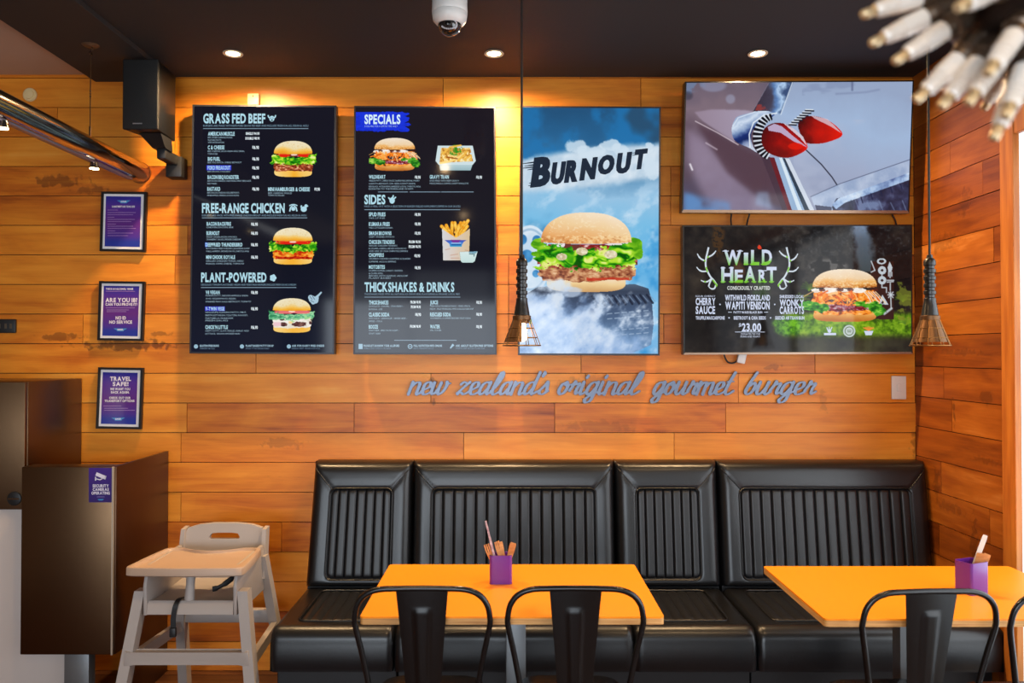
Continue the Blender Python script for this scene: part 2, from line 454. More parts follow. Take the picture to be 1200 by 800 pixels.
M_WALLR = wood_mat('reddish_worn_planks', [(76, 31, 7), (122, 58, 13), (152, 79, 20), (178, 101, 32), (208, 136, 68)], 1, 0.42, [(m_[0], m_[1], m_[2], m_[3]*.8, m_[4]*.6) for m_ in MKR])
M_FLOOR = wood_mat('dark_floor_boards', [(50, 28, 16), (78, 46, 26), (98, 60, 34), (116, 74, 44)], 0, 0.35)
M_DARK = mat('gap_black', (18, 10, 6), 0.9)
M_CEIL = mat('black_ceiling_paint', (40, 35, 34), 0.75)
M_BEIGE = mat('beige_ceiling_paint', (188, 164, 144), 0.85)
M_PLASTER = mat('white_plaster', (226, 222, 214), 0.85); M_TAUPE = mat('taupe_plaster', (120, 102, 88), 0.85)
M_TRIM = mat('oiled_trim_timber', (205, 126, 48), 0.45, var=(3, (176, 98, 34), (14, 14, 1)))

def planks(name, m, rows, span, seams, place, gap=0.0036, thick=0.02, extra=None):
    """rows of boards; place(u0,u1,z0,z1) -> box limits; every board gets its own random tone"""
    V, F, C = [], [], []
    rnd = random.Random(11)
    for i, (z0, z1) in enumerate(rows):
        cuts = [span[0]]+sorted(seams(i))+[span[1]]
        for u0, u1 in zip(cuts, cuts[1:]):
            x0, x1, y0, y1, a, bb = place(u0+gap*.4, u1-gap*.4, z0+gap/2, z1-gap/2, rnd.uniform(-.0012, .0012))
            b = len(V); tone = (rnd.random(), rnd.random(), rnd.random())
            V += [(x, y, z) for x in (x0, x1) for y in (y0, y1) for z in (a, bb)]
            F += [tuple(b+k for k in q) for q in ((0, 1, 3, 2), (4, 6, 7, 5), (0, 4, 5, 1), (2, 3, 7, 6), (0, 2, 6, 4), (1, 5, 7, 3))]
            C += [tone]*8
    me = bpy.data.meshes.new(name); me.from_pydata(V, [], F); me.update()
    at = me.color_attributes.new('Col', 'FLOAT_COLOR', 'POINT')
    at.data.foreach_set('color', np.concatenate([np.array(C), np.ones((len(C), 1))], 1).astype(np.float32).ravel())
    bm = bmesh.new(); bm.from_mesh(me); bmesh.ops.recalc_face_normals(bm, faces=bm.faces[:]); bm.to_mesh(me); bm.free()
    return structure(link(name, me, m))
PITCHZ = 34.7/239
zs = W(600, 126, DW).z
rows = []
z = zs
while z > 0: z -= PITCHZ
while z < ZC+.1:
    rows.append((max(z, 0.0), min(z+PITCHZ, ZC+.1))); z += PITCHZ
known = {}
def rowof(py):
    zz = W(600, py, DW).z
    return next((i for i, (a, b) in enumerate(rows) if a <= zz < b), 0)
for px, ys in ((596, (300, 340, 385)), (505, (455,)), (650, (490,)), (751, (105,)), (786, (200, 245)), (205, (170, 310)), (300, (425,)), (212, (520, 590)), (790, (520,)), (330, (620,)), (1075, (500,)), (415, (480,)), (955, (430,)), (97, (400,))):
    for py in ys: known.setdefault(rowof(py), []).append(W(px, py, DW).x)
rndS = random.Random(3)
def seam_back(i):
    s = list(known.get(i, []))
    for _ in range(3):
        q = rndS.uniform(XL+.3, XR-.3)
        if all(abs(q-t) > .45 for t in s): s.append(q)
    return s
planks('wall_back', M_WALL, rows, (XL, XR), seam_back, lambda u0, u1, a, b, j: (u0, u1, DW+j, DW+.03, a, b))
structure(MB().box(XL-.1, XR+.1, DW+.012, DW+.12, 0, ZC+.1).build('wall_back_lining', M_DARK, smooth=0))
def seam_r(i): return [rndS.uniform(3.2, 3.8)] if rndS.random() < .55 else []
YT = 3.13
rowsr = [(a+.035, b+.035) for a, b in rows]; rowsr[0] = (0.0, rowsr[0][1])
planks('wall_right', M_WALLR, rowsr[:-1], (YT, DW), seam_r, lambda u0, u1, a, b, j: (XR+j, XR+.012, u0, u1, a, b))
structure(MB().box(XR+.008, XR+.022, YT, DW+.12, 0, ZC+.1).build('wall_right_backing', M_DARK, smooth=0))
structure(MB().box(XR-.006, XR+.006, YT+.031, YT+.062, 0, ZC-.001, .001).build('trim_2', mat('dark_batten', (112, 56, 18), .5), smooth=0))
wr = MB(); wr.box(XR, XR+.16, YB, YT-.03, 2.44, ZC+.1); wr.box(XR, XR+.16, YB, -0.6, 0, 2.44); wr.box(XR, XR+.16, -0.6, YT-.03, 0, .12)
structure(wr.build('wall_right_lining', M_PLASTER, smooth=0))
tr = MB(); tr.box(XR-.028, XR-.002, YT-.055, YT+.03, 0, 2.5, .003); tr.box(XR-.024, XR-.002, -.6, YT-.0555, 2.40, 2.5, .003)
structure(tr.build('trim_1', M_TRIM, smooth=0))
fr = MB()
for y in (-.56, .62, 1.82, YT-.075): fr.box(XR+.05, XR+.10, y-.025, y+.025, .12, 2.40, .004)
for z_ in (.145, 2.375): fr.box(XR+.05, XR+.10, -.56, YT-.075, z_-.025, z_+.025, .004)
structure(fr.build('window_1', mat('black_window_frame', (30, 30, 32), .4), smooth=0))
gm = bpy.data.materials.new('clear_pane'); gm.use_nodes = True; nt = gm.node_tree; nt.nodes.clear()
o_ = nt.nodes.new('ShaderNodeOutputMaterial'); mx_ = nt.nodes.new('ShaderNodeMixShader'); tp = nt.nodes.new('ShaderNodeBsdfTransparent'); gl = nt.nodes.new('ShaderNodeBsdfGlossy')
gl.inputs['Roughness'].default_value = .02; mx_.inputs[0].default_value = .06
nt.links.new(tp.outputs[0], mx_.inputs[1]); nt.links.new(gl.outputs[0], mx_.inputs[2]); nt.links.new(mx_.outputs[0], o_.inputs[0])
structure(MB().box(XR+.07, XR+.076, -.56, YT-.075, .14, 2.38).build('window_1_glass', gm, smooth=0))
# rear shop front, left wall, ceiling, floor
rw = MB(); rw.box(XL-.1, XR+.16, YB-.12, YB, 0, .45); rw.box(XL-.1, XR+.16, YB-.12, YB, 2.65, ZC+.1)
for x0, x1 in ((XL-.1, -2.7), (.9, XR+.16)): rw.box(x0, x1, YB-.12, YB, .45, 2.65)
structure(rw.build('wall_rear', M_TAUPE, smooth=0))
fw = MB()
for x in (-2.68, -1.5, -.3, .88): fw.box(x-.03, x+.03, YB-.10, YB-.04, .45, 2.65)
for z_ in (.48, 2.0, 2.62): fw.box(-2.7, .9, YB-.10, YB-.04, z_-.03, z_+.03)
structure(fw.build('window_2', MATS['black_window_frame'], smooth=0))
structure(MB().box(XL-.1, XL, YB, DW, 0, ZC+.1).build('wall_left', M_TAUPE, smooth=0))
XBM = W(112, 95.5, DW).x
structure(MB().box(XBM, XR+.16, YB, DW+.1, ZC, ZC+.08).build('ceiling', M_CEIL, smooth=0))
structure(MB().box(XL-.1, XBM, YB, DW+.1, W(40, 87.5, DW).z, ZC+.08).build('ceiling_left', M_BEIGE, smooth=0))
structure(MB().box(XBM, W(206, 95, DW).x, YB, DW, ZBEAM, ZC, .002).build('ceiling_beam', M_CEIL, smooth=0))
rowsf = [(YB+i*.14, YB+(i+1)*.14) for i in range(57)]
planks('floor', M_FLOOR, rowsf, (XL, XR), lambda i: [rndS.uniform(-2.8, 1.5), rndS.uniform(-2.8, 1.5)], lambda u0, u1, a, b, j: (u0, u1, a, b, -.02, j*.3))
structure(MB().box(XL, XR, YB, DW, -.05, -.008).build('floor_underlay', M_DARK, smooth=0))
structure(MB().box(-.95, XR-.001, DW-.012, DW-.001, 0, .09).build('baseboard_back', M_DARK, smooth=0))

# ------------------------------------------------------------------ common materials
M_VINYL = mat('black_vinyl', (15, 16, 19), 0.32, spec=0.5, bump=(90, .10))
M_VINYL2 = mat('black_vinyl_channels', (19, 20, 24), 0.38, spec=0.5, bump=(110, .12))
M_PIPE = mat('black_piping', (16, 16, 18), 0.4)
M_BLACK = mat('black_powder_coat', (12, 12, 13), 0.27, spec=.5)
M_SATIN = mat('satin_black_plastic', (20, 20, 22), 0.5)
M_SPK = mat('speaker_black', (13, 12, 12), 0.36)
M_STEEL = mat('brushed_steel', (106, 82, 60), 0.34, 1.0, bump=(60, .12, (1, 1, 30)))
M_CHROME = mat('polished_pipe', (170, 160, 150), 0.12, 1.0)
M_BRONZE = mat('aged_bronze', (104, 72, 44), 0.42, .75)
M_BRASS = mat('brass_wire', (138, 96, 50), 0.35, .9)
M_GREYP = mat('grey_high_chair_plastic', (170, 160, 154), 0.48, spec=.4)
M_GREYD = mat('grey_plastic_inside', (150, 138, 130), 0.55)
M_ORANGE = mat('orange_laminate', (250, 146, 20), 0.40, spec=.35)
M_PLY = mat('plywood_edge', (222, 170, 104), 0.6, var=(6, (188, 130, 70), (1, 1, 60)))
M_GREYPOST = mat('grey_metal_post', (120, 122, 124), 0.42, .6)
M_PURPLE = mat('purple_plastic', (98, 38, 142), 0.28, spec=.5, coat=.3)
M_WOODF = mat('pale_birch', (214, 152, 88), 0.65, var=(9, (184, 120, 62), (1, 1, 10)))
M_WHITE = mat('white_enamel', (228, 224, 218), 0.4)
M_CABLE = mat('black_cable', (14, 14, 14), 0.55)

# ------------------------------------------------------------------ banquette bench along the wall
ZS0, ZS1, YS0 = 0.285, 0.455, 3.165       # seat cushion bottom, top, front
def rr_dist(u, v, u0, v0, u1, v1, r):
    """signed distance to a rounded rectangle, negative inside"""
    cx, cy = (u0+u1)/2, (v0+v1)/2
    qx, qy = abs(u-cx)-(u1-u0)/2+r, abs(v-cy)-(v1-v0)/2+r
    return math.hypot(max(qx, 0), max(qy, 0))+min(max(qx, qy), 0)-r
def bench_unit(x0, x1, nch, label, tl=0.0):
    root = thing('banquette_bench', label, 'bench', ((x0+x1)/2, 3.5, 0), 'banquette units along the plank wall')
    x0, x1 = x0+.003, x1-.003; w = x1-x0; zb, zt = .462, 1.03; hgt = zt-zb; R = .045
    yf = lambda v: 3.685+(3.765-3.685)*v/hgt
    XI = lambda u, v: x0+u+tl*(v/hgt)*(1-u/w)         # the end unit's outer side leans in a little
    mgx = .093 if nch < 9 else .09
    pu0, pu1, pv0, pv1 = mgx, w-mgx, .035, hgt-.118
    nx, nz = int(w/.010), 50; P = []
    corners = [((pu0+.012, pv1-.012), (.012, hgt-.03)), ((pu1-.012, pv1-.012), (w-.012, hgt-.03))]
    for j in range(nz+1):
        row = []; v = hgt*j/nz
        for i in range(nx+1):
            u = w*i/nx; d = min(u, w-u, v*1.6+.004, hgt-v); q = max(0.0, min(1.0, d/R))
            y = yf(v)+R*(1-math.sqrt(max(0, 1-(1-q)**2)))
            dp = rr_dist(u, v, pu0, pv0, pu1, pv1, .03)
            if dp < 0: y += min(.02, -dp*1.2)
            else: y -= .002*math.exp(-((dp-.04)/.03)**2)
            for (a, b) in corners:
                ax, ay = a; bx, by = b; L2 = (bx-ax)**2+(by-ay)**2
                t = max(0, min(1, ((u-ax)*(bx-ax)+(v-ay)*(by-ay))/L2)); dd = math.hypot(u-ax-t*(bx-ax), v-ay-t*(by-ay))
                y += .006*math.exp(-(dd/.005)**2)
            row.append((XI(u, v), y, zb+v))
        P.append(row)
    mb = MB(); V = mb.grid(P)
    loop = V[0]+[r[-1] for r in V[1:]]+V[-1][-2::-1]+[r[0] for r in V[-2:0:-1]]
    bk = [mb.bm.verts.new((q.co.x, 3.872, q.co.z)) for q in loop]; n = len(loop)
    for i in range(n): mb.bm.faces.new((loop[i], bk[i], bk[(i+1) % n], loop[(i+1) % n]))
    mb.bm.faces.new(bk)
    back = mb.build('backrest', M_VINYL, root, 50)
    # channelled centre panel
    pw = pu1-pu0; nx = nch*12; nz = 40; P = []
    for j in range(nz+1):
        row = []; v = pv0+(pv1-pv0)*j/nz
        for i in range(nx+1):
            u = pu0+pw*i/nx; t = (i/nx*nch) % 1.0
            dp = rr_dist(u, v, pu0, pv0, pu1, pv1, .03)
            pil = 1-abs(2*t-1)**7 if i not in (0, nx) else 0
            y = yf(v)+.0085-.0110*pil*min(1, max(0, -dp)/.012)+.016*math.exp(-max(0, -dp)/.005)
            if dp > 0: y += min(.03, dp*3)
            row.append((XI(u, v), y, zb+v))
        P.append(row)
    mb = MB(); mb.grid(P); mb.build('channel_panel', M_VINYL2, root, 60)
    rr = round_rect(pu0, pv0, pu1, pv1, .03)
    mb = MB(); mb.tube([(XI(u, v), yf(v)-.001, zb+v) for u, v in rr], .0034, 6, closed=True); mb.build('piping', M_PIPE, root, 60)
    for (a, bq) in corners:
        pts = []
        for i in range(9):
            u, v = a[0]+(bq[0]-a[0])*i/8, a[1]+(bq[1]-a[1])*i/8; q = min(1.0, min(u, w-u, hgt-v)/R)
            pts.append((XI(u, v), yf(v)+R*(1-math.sqrt(max(0, 1-(1-q)**2)))+.0012, zb+v))
        MB().tube(pts, .0026, 6).build('corner_seam', M_PIPE, root, 60)
    # seat cushion
    y0, y1 = YS0, 3.70; nx, ny = int(w/.012), 56; P = []; su0, su1, sy0, sy1 = mgx*.95, w-mgx*.95, y0+.09, y1-.03
    for j in range(ny+1):
        row = []
        s_ = (ZS1-ZS0+(y1-y0))*j/ny
        for i in range(nx+1):
            u = w*i/nx; du = min(u, w-u); e = .022*(1-math.sqrt(max(0, 1-(1-min(1, du/.03))**2)))
            L1 = ZS1-ZS0; Rr = .055
            if s_ < L1-Rr: y, z_ = y0+e*.6-.006*math.sin(PI*s_/(L1-Rr)), ZS0+s_
            elif s_ < L1+Rr:
                a = (s_-(L1-Rr))/(2*Rr)*PI/2; y, z_ = y0+Rr-Rr*math.cos(a)+e*.6, ZS1-Rr+Rr*math.sin(a)-e*.6
            else: y, z_ = y0+(s_-L1), ZS1-e
            dp = rr_dist(u, y, su0, sy0, su1, sy1, .03)
            if dp < 0 and s_ > L1: z_ -= min(.008, -dp)
            row.append((x0+u, min(y, y1), z_))
        P.append(row)
    mb = MB(); V = mb.grid(P); loop = V[0]+[r[-1] for r in V[1:]]+V[-1][-2::-1]+[r[0] for r in V[-2:0:-1]]
    c_ = mb.bm.verts.new(((x0+x1)/2, (y0+y1)/2, ZS0)); n = len(loop)
    low = [mb.bm.verts.new((q.co.x, q.co.y, ZS0-.002)) for q in loop]
    for i in range(n): mb.bm.faces.new((loop[i], low[i], low[(i+1) % n], loop[(i+1) % n]))
    for i in range(n): mb.bm.faces.new((low[i], c_, low[(i+1) % n]))
    seat = mb.build('seat', M_VINYL, root, 50)
    nc2 = nch; pw = su1-su0; P = []
    for j in range(25):
        y = sy0+(sy1-sy0)*j/24; row = []
        for i in range(nc2*6+1):
            u = su0+pw*i/(nc2*6); t = (i/(nc2*6)*nc2) % 1; dp = rr_dist(u, y, su0, sy0, su1, sy1, .03)
            z_ = ZS1-.006+.007*(1-abs(2*t-1)**3)*min(1, max(0, -dp)/.012)-.008*math.exp(-max(0, -dp)/.005)-min(.02, max(0, dp)*3)
            row.append((x0+u, y, z_))
        P.append(row)
    mb = MB(); mb.grid(P); mb.build('seat_panel', M_VINYL2, root, 60)
    mb = MB(); mb.tube([(x0+u, y, ZS1+.0005) for u, y in round_rect(su0, sy0, su1, sy1, .03)], .004, 6, closed=True); mb.build('seat_piping', M_PIPE, root, 60)
    mb = MB(); mb.box(x0, x1, 3.27, 3.87, .06, ZS0-.003, .004); mb.box(x0+.01, x1-.01, 3.32, 3.86, 0, .06); mb.box(x0+.004, x1-.004, 3.735, 3.868, .28, .50); mb.build('base', M_SATIN, root, 0)
    return root
bench_unit(-.965, -.470, 7, 'narrow black vinyl banquette unit at the free end, beside the high chair', .022)
bench_unit(-.470, .487, 15, 'wide black vinyl banquette unit behind the table with the fork-filled purple pot')
bench_unit(.487, .977, 7, 'narrow black vinyl banquette unit between two wide units')
bench_unit(.977, 1.972, 16, 'wide black vinyl banquette unit in the corner against the reddish plank wall')

# ------------------------------------------------------------------ tables
def table(x0, x1, y0, y1, px, py, label):
    root = thing('table', label, 'table', ((x0+x1)/2, (y0+y1)/2, 0), 'orange topped tables')
    mb = MB(); mb.prism(round_rect(x0, y0, x1, y1, .012, 3), .7515, .757, 'z'); top = mb.build('tabletop', M_ORANGE, root, 40)
    mb = MB(); mb.prism(round_rect(x0, y0, x1, y1, .012, 3), .7335, .7514, 'z'); mb.build('edge', M_PLY, root, 40)
    mb = MB(); mb.box(px-.035, px+.035, py-.03, py+.03, .014, .728, .004); mb.build('leg', M_GREYPOST, root, 40)
    mb = MB(); mb.box(px-.16, px+.16, py-.10, py+.12, .7285, .733, .001); mb.build('mounting_plate', M_GREYPOST, root, 40)
    mb = MB(); mb.box(px-.10, px+.10, py-.055, py+.055, 0, .013, .004); mb.build('base', M_GREYPOST, root, 40)
    return root
table(-.458, .458, 2.395, 2.985, .0137, 2.835, 'orange topped table whose whole top is in view, on a grey metal post')
table(.932, 1.845, 2.375, 2.960, 1.40, 2.835, 'orange topped table beside the reddish plank wall')

# ------------------------------------------------------------------ metal cafe chairs
def make_chair():
    root = thing('metal_chair', 'x', 'chair', (0, 0, 0), 'black metal chairs at the tables')
    zs_, zt = .45, .852; B = lambda t: -.165-.055*t       # back leans away from the seat
    P = MB().prism(round_rect(-.165, -.15, .165, .15, .06, 5), zs_-.012, zs_, 'z', .004); P.build('seat', M_BLACK, root, 45)
    mb = MB(); mb.tube([(x, y, zs_-.018) for x, y in round_rect(-.163, -.148, .163, .148, .06, 5)], .009, 8, closed=True); mb.build('seat_rim', M_BLACK, root, 60)
    # hoop: up from the rear corners, round shoulders, level top
    h = [(-.150, B(-.05), .40), (-.160, B(.10), .52), (-.180, B(.4), .64), (-.199, B(.7), .735), (-.2005, B(.80), .765), (-.192, B(.90), .805), (-.168, B(.96), .835), (-.130, B(1.0), .8505), (-.08, B(1.0), .8535)]
    h = h+[(0, B(1.0), .8545)]+[(-x, y, z) for x, y, z in h[::-1]]
    mb = MB(); mb.tube(catmull(h, 5), .0088, 10); mb.build('back_frame', M_BLACK, root, 60)
    # splat: tapering pressed sheet with a raised arch-shaped rib
    nx, nz = 20, 44; Pp = []; Pb = []
    for j in range(nz+1):
        t = j/nz; z = .455+(.848-.455)*t; hw = .047+.030*t**1.15; ra, rb = [], []
        for i in range(nx+1):
            u = (2*i/nx-1); x = u*hw; y = B((z-.45)/.4)-.006*(1-u*u)
            au = abs(u)*hw; hb = .016+.011*t; top = .862
            inside = au < hb and t < top
            dist = min(hb-au, (top-t)*.39) if inside else 0
            y -= .0045*min(1, dist/.006) if inside else 0
            ra.append((x, y, z)); rb.append((x, y+.0022, z))
        Pp.append(ra); Pb.append(rb)
    mb = MB(); A = mb.grid(Pp); Bk = mb.grid(Pb)
    ring = lambda V: V[0]+[r[-1] for r in V[1:]]+V[-1][-2::-1]+[r[0] for r in V[-2:0:-1]]
    ra, rb = ring(A), ring(Bk); n = len(ra)
    for i in range(n): mb.bm.faces.new((ra[i], rb[i], rb[(i+1) % n], ra[(i+1) % n]))
    mb.build('splat', M_BLACK, root, 50)
    for sx in (-1, 1):
        for sy in (-1, 1):
            mb = MB(); p0 = (sx*.140, sy*.125 if sy > 0 else -.150, zs_-.02); p1 = (sx*.205, sy*.163 if sy > 0 else -.215, 0.0)
            mb.beam(p1, p0, .024, .024, .05, .05); mb.build('leg', M_BLACK, root, 30)
    mb = MB()
    for sx in (-1, 1): mb.tube([(sx*.160, -.168, .32), (sx*.160, .145, .32)], .006, 8)
    mb.tube([(-.158, -.172, .34), (.158, -.172, .34)], .006, 8); mb.tube([(-.158, .146, .34), (.158, .146, .34)], .006, 8)
    mb.build('stretcher', M_BLACK, root, 60)
    return root
def make_slot(root, cx):
    pass
ch0 = make_chair()
CY = 2.35+.222
ch0.location = (-.266, CY, 0); ch0['label'] = 'black metal chair in line with the bench seam, nearest the high chair'
slot = MB()
ch_spots = [((.190, CY, 0), -.01, 'black metal chair pushed in beside the grey post of the fully visible orange table'),
            ((1.212, CY-.03, 0), .05, 'black metal chair in front of the purple pot on the table by the reddish wall'),
            ((1.648, CY-.05, 0), .0, 'black metal chair mostly cut off by the photo edge, showing only one curved hoop side')]
for loc, rz, lb in ch_spots: dup(ch0, loc, lb, rz)

# ------------------------------------------------------------------ cutlery pots and what stands in them
def pot(cx, cy, w, d, hgt, rz, label):
    root = thing('cutlery_pot', label, 'pot', (cx, cy, .757), 'purple cutlery pots')
    c_, s_ = math.cos(rz), math.sin(rz); tr_ = lambda p: (cx+p[0]*c_-p[1]*s_, cy+p[0]*s_+p[1]*c_)
    out = [tr_(p) for p in round_rect(-w/2, -d/2, w/2, d/2, .010, 4)]; inn = [tr_(p) for p in round_rect(-w/2+.003, -d/2+.003, w/2-.003, d/2-.003, .008, 4)]
    z0, z1 = .7575, .757+hgt; mb = MB(); bm = mb.bm; n = len(out)
    R0 = [[bm.verts.new((x, y, zz)) for x, y in o] for o, zz in ((out, z0), (out, z1), (inn, z1), (inn, z0+.004))]
    for A, B in zip(R0, R0[1:]):
        for i in range(n): bm.faces.new((A[i], A[(i+1) % n], B[(i+1) % n], B[i]))
    bm.faces.new(R0[0]); bm.faces.new(R0[3]); mb.build('body', M_PURPLE, root, 40)
    return root, tr_
def flatware(name, base, tip, wide0, wide1, label, cat, m, fork=False, thick=.0018, face=(0, -1, 0), group=None):
    """thin wooden cutlery from base to tip"""
    b, t = Vector(base), Vector(tip); ax = (t-b); L = ax.length; ax.normalize()
    f = Vector(face); f = (f-ax*f.dot(ax)).normalized(); sd = ax.cross(f)
    mb = MB(); prof = [(0, wide0), (.45, wide0), (.62, (wide0+wide1)/2), (.78, wide1), (.95, wide1), (1.0, wide1*.86)]
    def strip(pr, o):
        A = [b+ax*(L*s)+sd*(o+w_/2)-f*(thick/2) for s, w_ in pr]+[b+ax*(L*s)+sd*(o-w_/2)-f*(thick/2) for s, w_ in pr[::-1]]
        mb.loft(A, [p+f*thick for p in A])
    if fork:
        strip([q for q in prof if q[0] < .8], 0)
        for k in range(4): strip([(.775, wide1/5.2), (1.0, wide1/6.5)], (k-1.5)*wide1*.27)
    else: strip(prof, 0)
    o = mb.build(name, m, None, 30); tag(o, label, cat, group)
    org = b.copy()
    for v in o.data.vertices: v.co -= org
    o.location = org; return o
p1, T1 = pot(-.039, 2.755, .077, .06, .098, .03, 'purple cutlery pot on the fully visible orange table')
zt = .858
flatware('wooden_fork', (-.046, 2.742, .768), (-.085, 2.735, .893), .014, .026, 'wooden fork leaning towards the free end of the bench, tines up', 'fork', M_WOODF, True, face=(.2, -1, 0))
flatware('wooden_fork', (-.022, 2.755, .768), (-.053, 2.75, .898), .014, .020, 'wooden fork standing upright beside the paper wrapped stick', 'fork', M_WOODF, True, face=(.7, -1, 0))
flatware('wooden_knife', (-.014, 2.766, .768), (-.040, 2.765, .893), .012, .016, 'slim wooden knife in the middle of the pot on the fully visible table', 'knife', M_WOODF, face=(.9, -1, 0))
flatware('wooden_spoon', (-.030, 2.744, .768), (.005, 2.735, .897), .013, .022, 'wide ended wooden utensil leaning away from the two forks', 'spoon', M_WOODF, face=(-.3, -1, 0))
M_SLEEVE = mat('printed_paper_sleeve', (206, 192, 196), .6, var=(22, (150, 112, 122), (1, 1, 3)))
flatware('paper_stick', (-.040, 2.732, .768), (-.0905, 2.735, .972), .0075, .0065, 'long thin paper wrapped stick, tallest in the pot on the fully visible table', 'stick', M_SLEEVE, thick=.004)
p2, T2 = pot(1.522, 2.640, .082, .066, .104, .38, 'purple cutlery pot on the table beside the reddish plank wall')
for i, (dx, lb) in enumerate(((.004, 'wooden utensil with a square end, foremost in the pot by the reddish wall'), (.014, 'wooden utensil in the middle of the bundle in the pot by the reddish wall'), (.023, 'wooden utensil nearest the reddish wall in its pot'))):
    flatware('wooden_knife', (1.515+dx*.6, 2.628+dx*.5, .768), (1.537+dx*1.5, 2.620+dx*.5, .889-.002*i), .016, .022, lb, 'utensil', M_WOODF, face=(-.6+.2*i, -1, 0))
M_PACKET = mat('white_paper_packet', (226, 220, 214), .55)
flatware('paper_packet', (1.506, 2.646, .768), (1.570, 2.640, .945), .014, .015, 'white paper packet standing tallest in the pot by the reddish wall', 'packet', M_PACKET, thick=.003, face=(-.5, -1, 0))

# ------------------------------------------------------------------ high chair
def high_chair():
    root = thing('high_chair', 'grey plastic high chair with a tray, standing at the plank wall beside the bench', 'high chair', (-1.28, 3.35, 0))
    cx = -1.28
    def leg(p0, p1, w0, d0, w1, d1): MB().beam(p0, p1, w0, d0, w1, d1).build('leg', M_GREYP, root, 30)
    for sx in (-1, 1):
        leg((cx+sx*.285, 3.115, 0), (cx+sx*.205, 3.20, .60), .045, .05, .040, .05)
        leg((cx+sx*.235, 3.70, 0), (cx+sx*.185, 3.50, .66), .042, .05, .036, .05)
    # solid side panels with the flared foot of the seat shell
    for sx in (-1, 1):
        mb = MB(); a = cx+sx*.172; b = cx+sx*.186
        poly = [(3.17, .505), (3.52, .505), (3.535, .66), (3.50, .705), (3.19, .700), (3.165, .62)]
        mb.prism(poly, min(a, b), max(a, b), 'x', .003); mb.build('side_panel', M_GREYP, root, 30)
        mb = MB(); y0, y1 = 3.20, 3.48
        mb.beam((cx+sx*.235, 3.155, .33), (cx+sx*.215, 3.60, .33), .03, .03); 
        mb.bm.free()
        mb = MB(); mb.loft([(cx+sx*.245-.012, 3.17, .30), (cx+sx*.245+.012, 3.17, .30), (cx+sx*.245+.012, 3.17, .345), (cx+sx*.245-.012, 3.17, .345)],
                           [(cx+sx*.213-.012, 3.60, .30), (cx+sx*.213+.012, 3.60, .30), (cx+sx*.213+.012, 3.60, .345), (cx+sx*.213-.012, 3.60, .345)])
        mb.build('side_rail', M_GREYP, root, 30)
    mb = MB(); z0, z1 = .315, .368
    poly = [(cx-.250, z0), (cx-.226, z0), (cx-.205, z0+.012), (cx+.205, z0+.012), (cx+.226, z0), (cx+.250, z0), (cx+.243, z1+.01), (cx+.222, z1), (cx-.222, z1), (cx-.243, z1+.01)]
    mb.prism(poly, 3.135, 3.175, 'y', .004); mb.build('front_rail', M_GREYP, root, 30)
    mb = MB(); mb.box(cx-.20, cx+.20, 3.585, 3.62, .335, .395, .006); mb.build('rear_rail', M_GREYP, root, 30)
    # seat shell: rolled front edge, pan
    prof = [(3.52, .560), (3.30, .548), (3.22, .553), (3.185, .560), (3.172, .548), (3.166, .51), (3.180, .505), (3.186, .535), (3.225, .536), (3.30, .532), (3.52, .543)]
    mb = MB(); mb.prism(prof, cx-.171, cx+.171, 'x'); mb.build('seat', M_GREYP, root, 40)
    # back: tall panel with rounded top corners and a hand slot
    yb = lambda z: 3.515+(z-.55)*.22
    def rail(pts, t=.011):
        pass
    mb = MB(); z0, z1 = .55, .785
    slot0, slot1, sz0, sz1 = -.068, .068, .722, .748
    outer = [(-.178, z0), (.178, z0), (.176, .742), (.166, .768), (.12, .782), (.05, .789), (-.05, .789), (-.12, .782), (-.166, .768), (-.176, .742)]
    inner = [(slot0+.004, sz0), (slot1-.004, sz0), (slot1, sz0+.008), (slot1-.01, sz1-.003), (.03, sz1), (-.03, sz1), (slot0+.01, sz1-.003), (slot0, sz0+.008)]
    bm = mb.bm
    O0 = [bm.verts.new((cx+x, yb(z)-.010, z)) for x, z in outer]; I0 = [bm.verts.new((cx+x, yb(z)-.010, z)) for x, z in inner]
    O1 = [bm.verts.new((cx+x, yb(z)+.012, z)) for x, z in outer]; I1 = [bm.verts.new((cx+x, yb(z)+.012, z)) for x, z in inner]
    for O, I in ((O0, I0), (O1, I1)):
        ed = []
        for Lp in (O, I):
            for i in range(len(Lp)): ed.append(bm.edges.new((Lp[i], Lp[(i+1) % len(Lp)])))
        bmesh.ops.triangle_fill(bm, use_beauty=True, edges=ed)
    for A, B in ((O0, O1), (I0, I1)):
        for i in range(len(A)): bm.faces.new((A[i], B[i], B[(i+1) % len(A)], A[(i+1) % len(A)]))
    back = mb.build('backrest', M_GREYP, root, 30)
    for sx in (-1, 1):
      mb = MB(); mb.loft([(cx+sx*.186-.009, yb(.56)-.03, .56), (cx+sx*.186+.009, yb(.56)-.03, .56), (cx+sx*.186+.009, yb(.56)+.02, .56), (cx+sx*.186-.009, yb(.56)+.02, .56)],
                                [(cx+sx*.180-.009, yb(.77)-.03, .766), (cx+sx*.180+.009, yb(.77)-.03, .766), (cx+sx*.180+.009, yb(.77)+.02, .772), (cx+sx*.180-.009, yb(.77)+.02, .772)])
      mb.build('back_wing', M_GREYP, root, 30)
    # tray: dished top with raised rim, wider at the front
    zt = .712; pts = [(-.232, 3.125), (-.225, 3.108), (-.20, 3.10), (0, 3.092), (.20, 3.10), (.225, 3.108), (.232, 3.125), (.222, 3.27), (.205, 3.41), (.19, 3.425), (.13, 3.425), (.07, 3.385), (0, 3.37), (-.07, 3.385), (-.13, 3.425), (-.19, 3.425), (-.205, 3.41), (-.222, 3.27)]
    cen = (0, 3.26); mb = MB(); bm = mb.bm
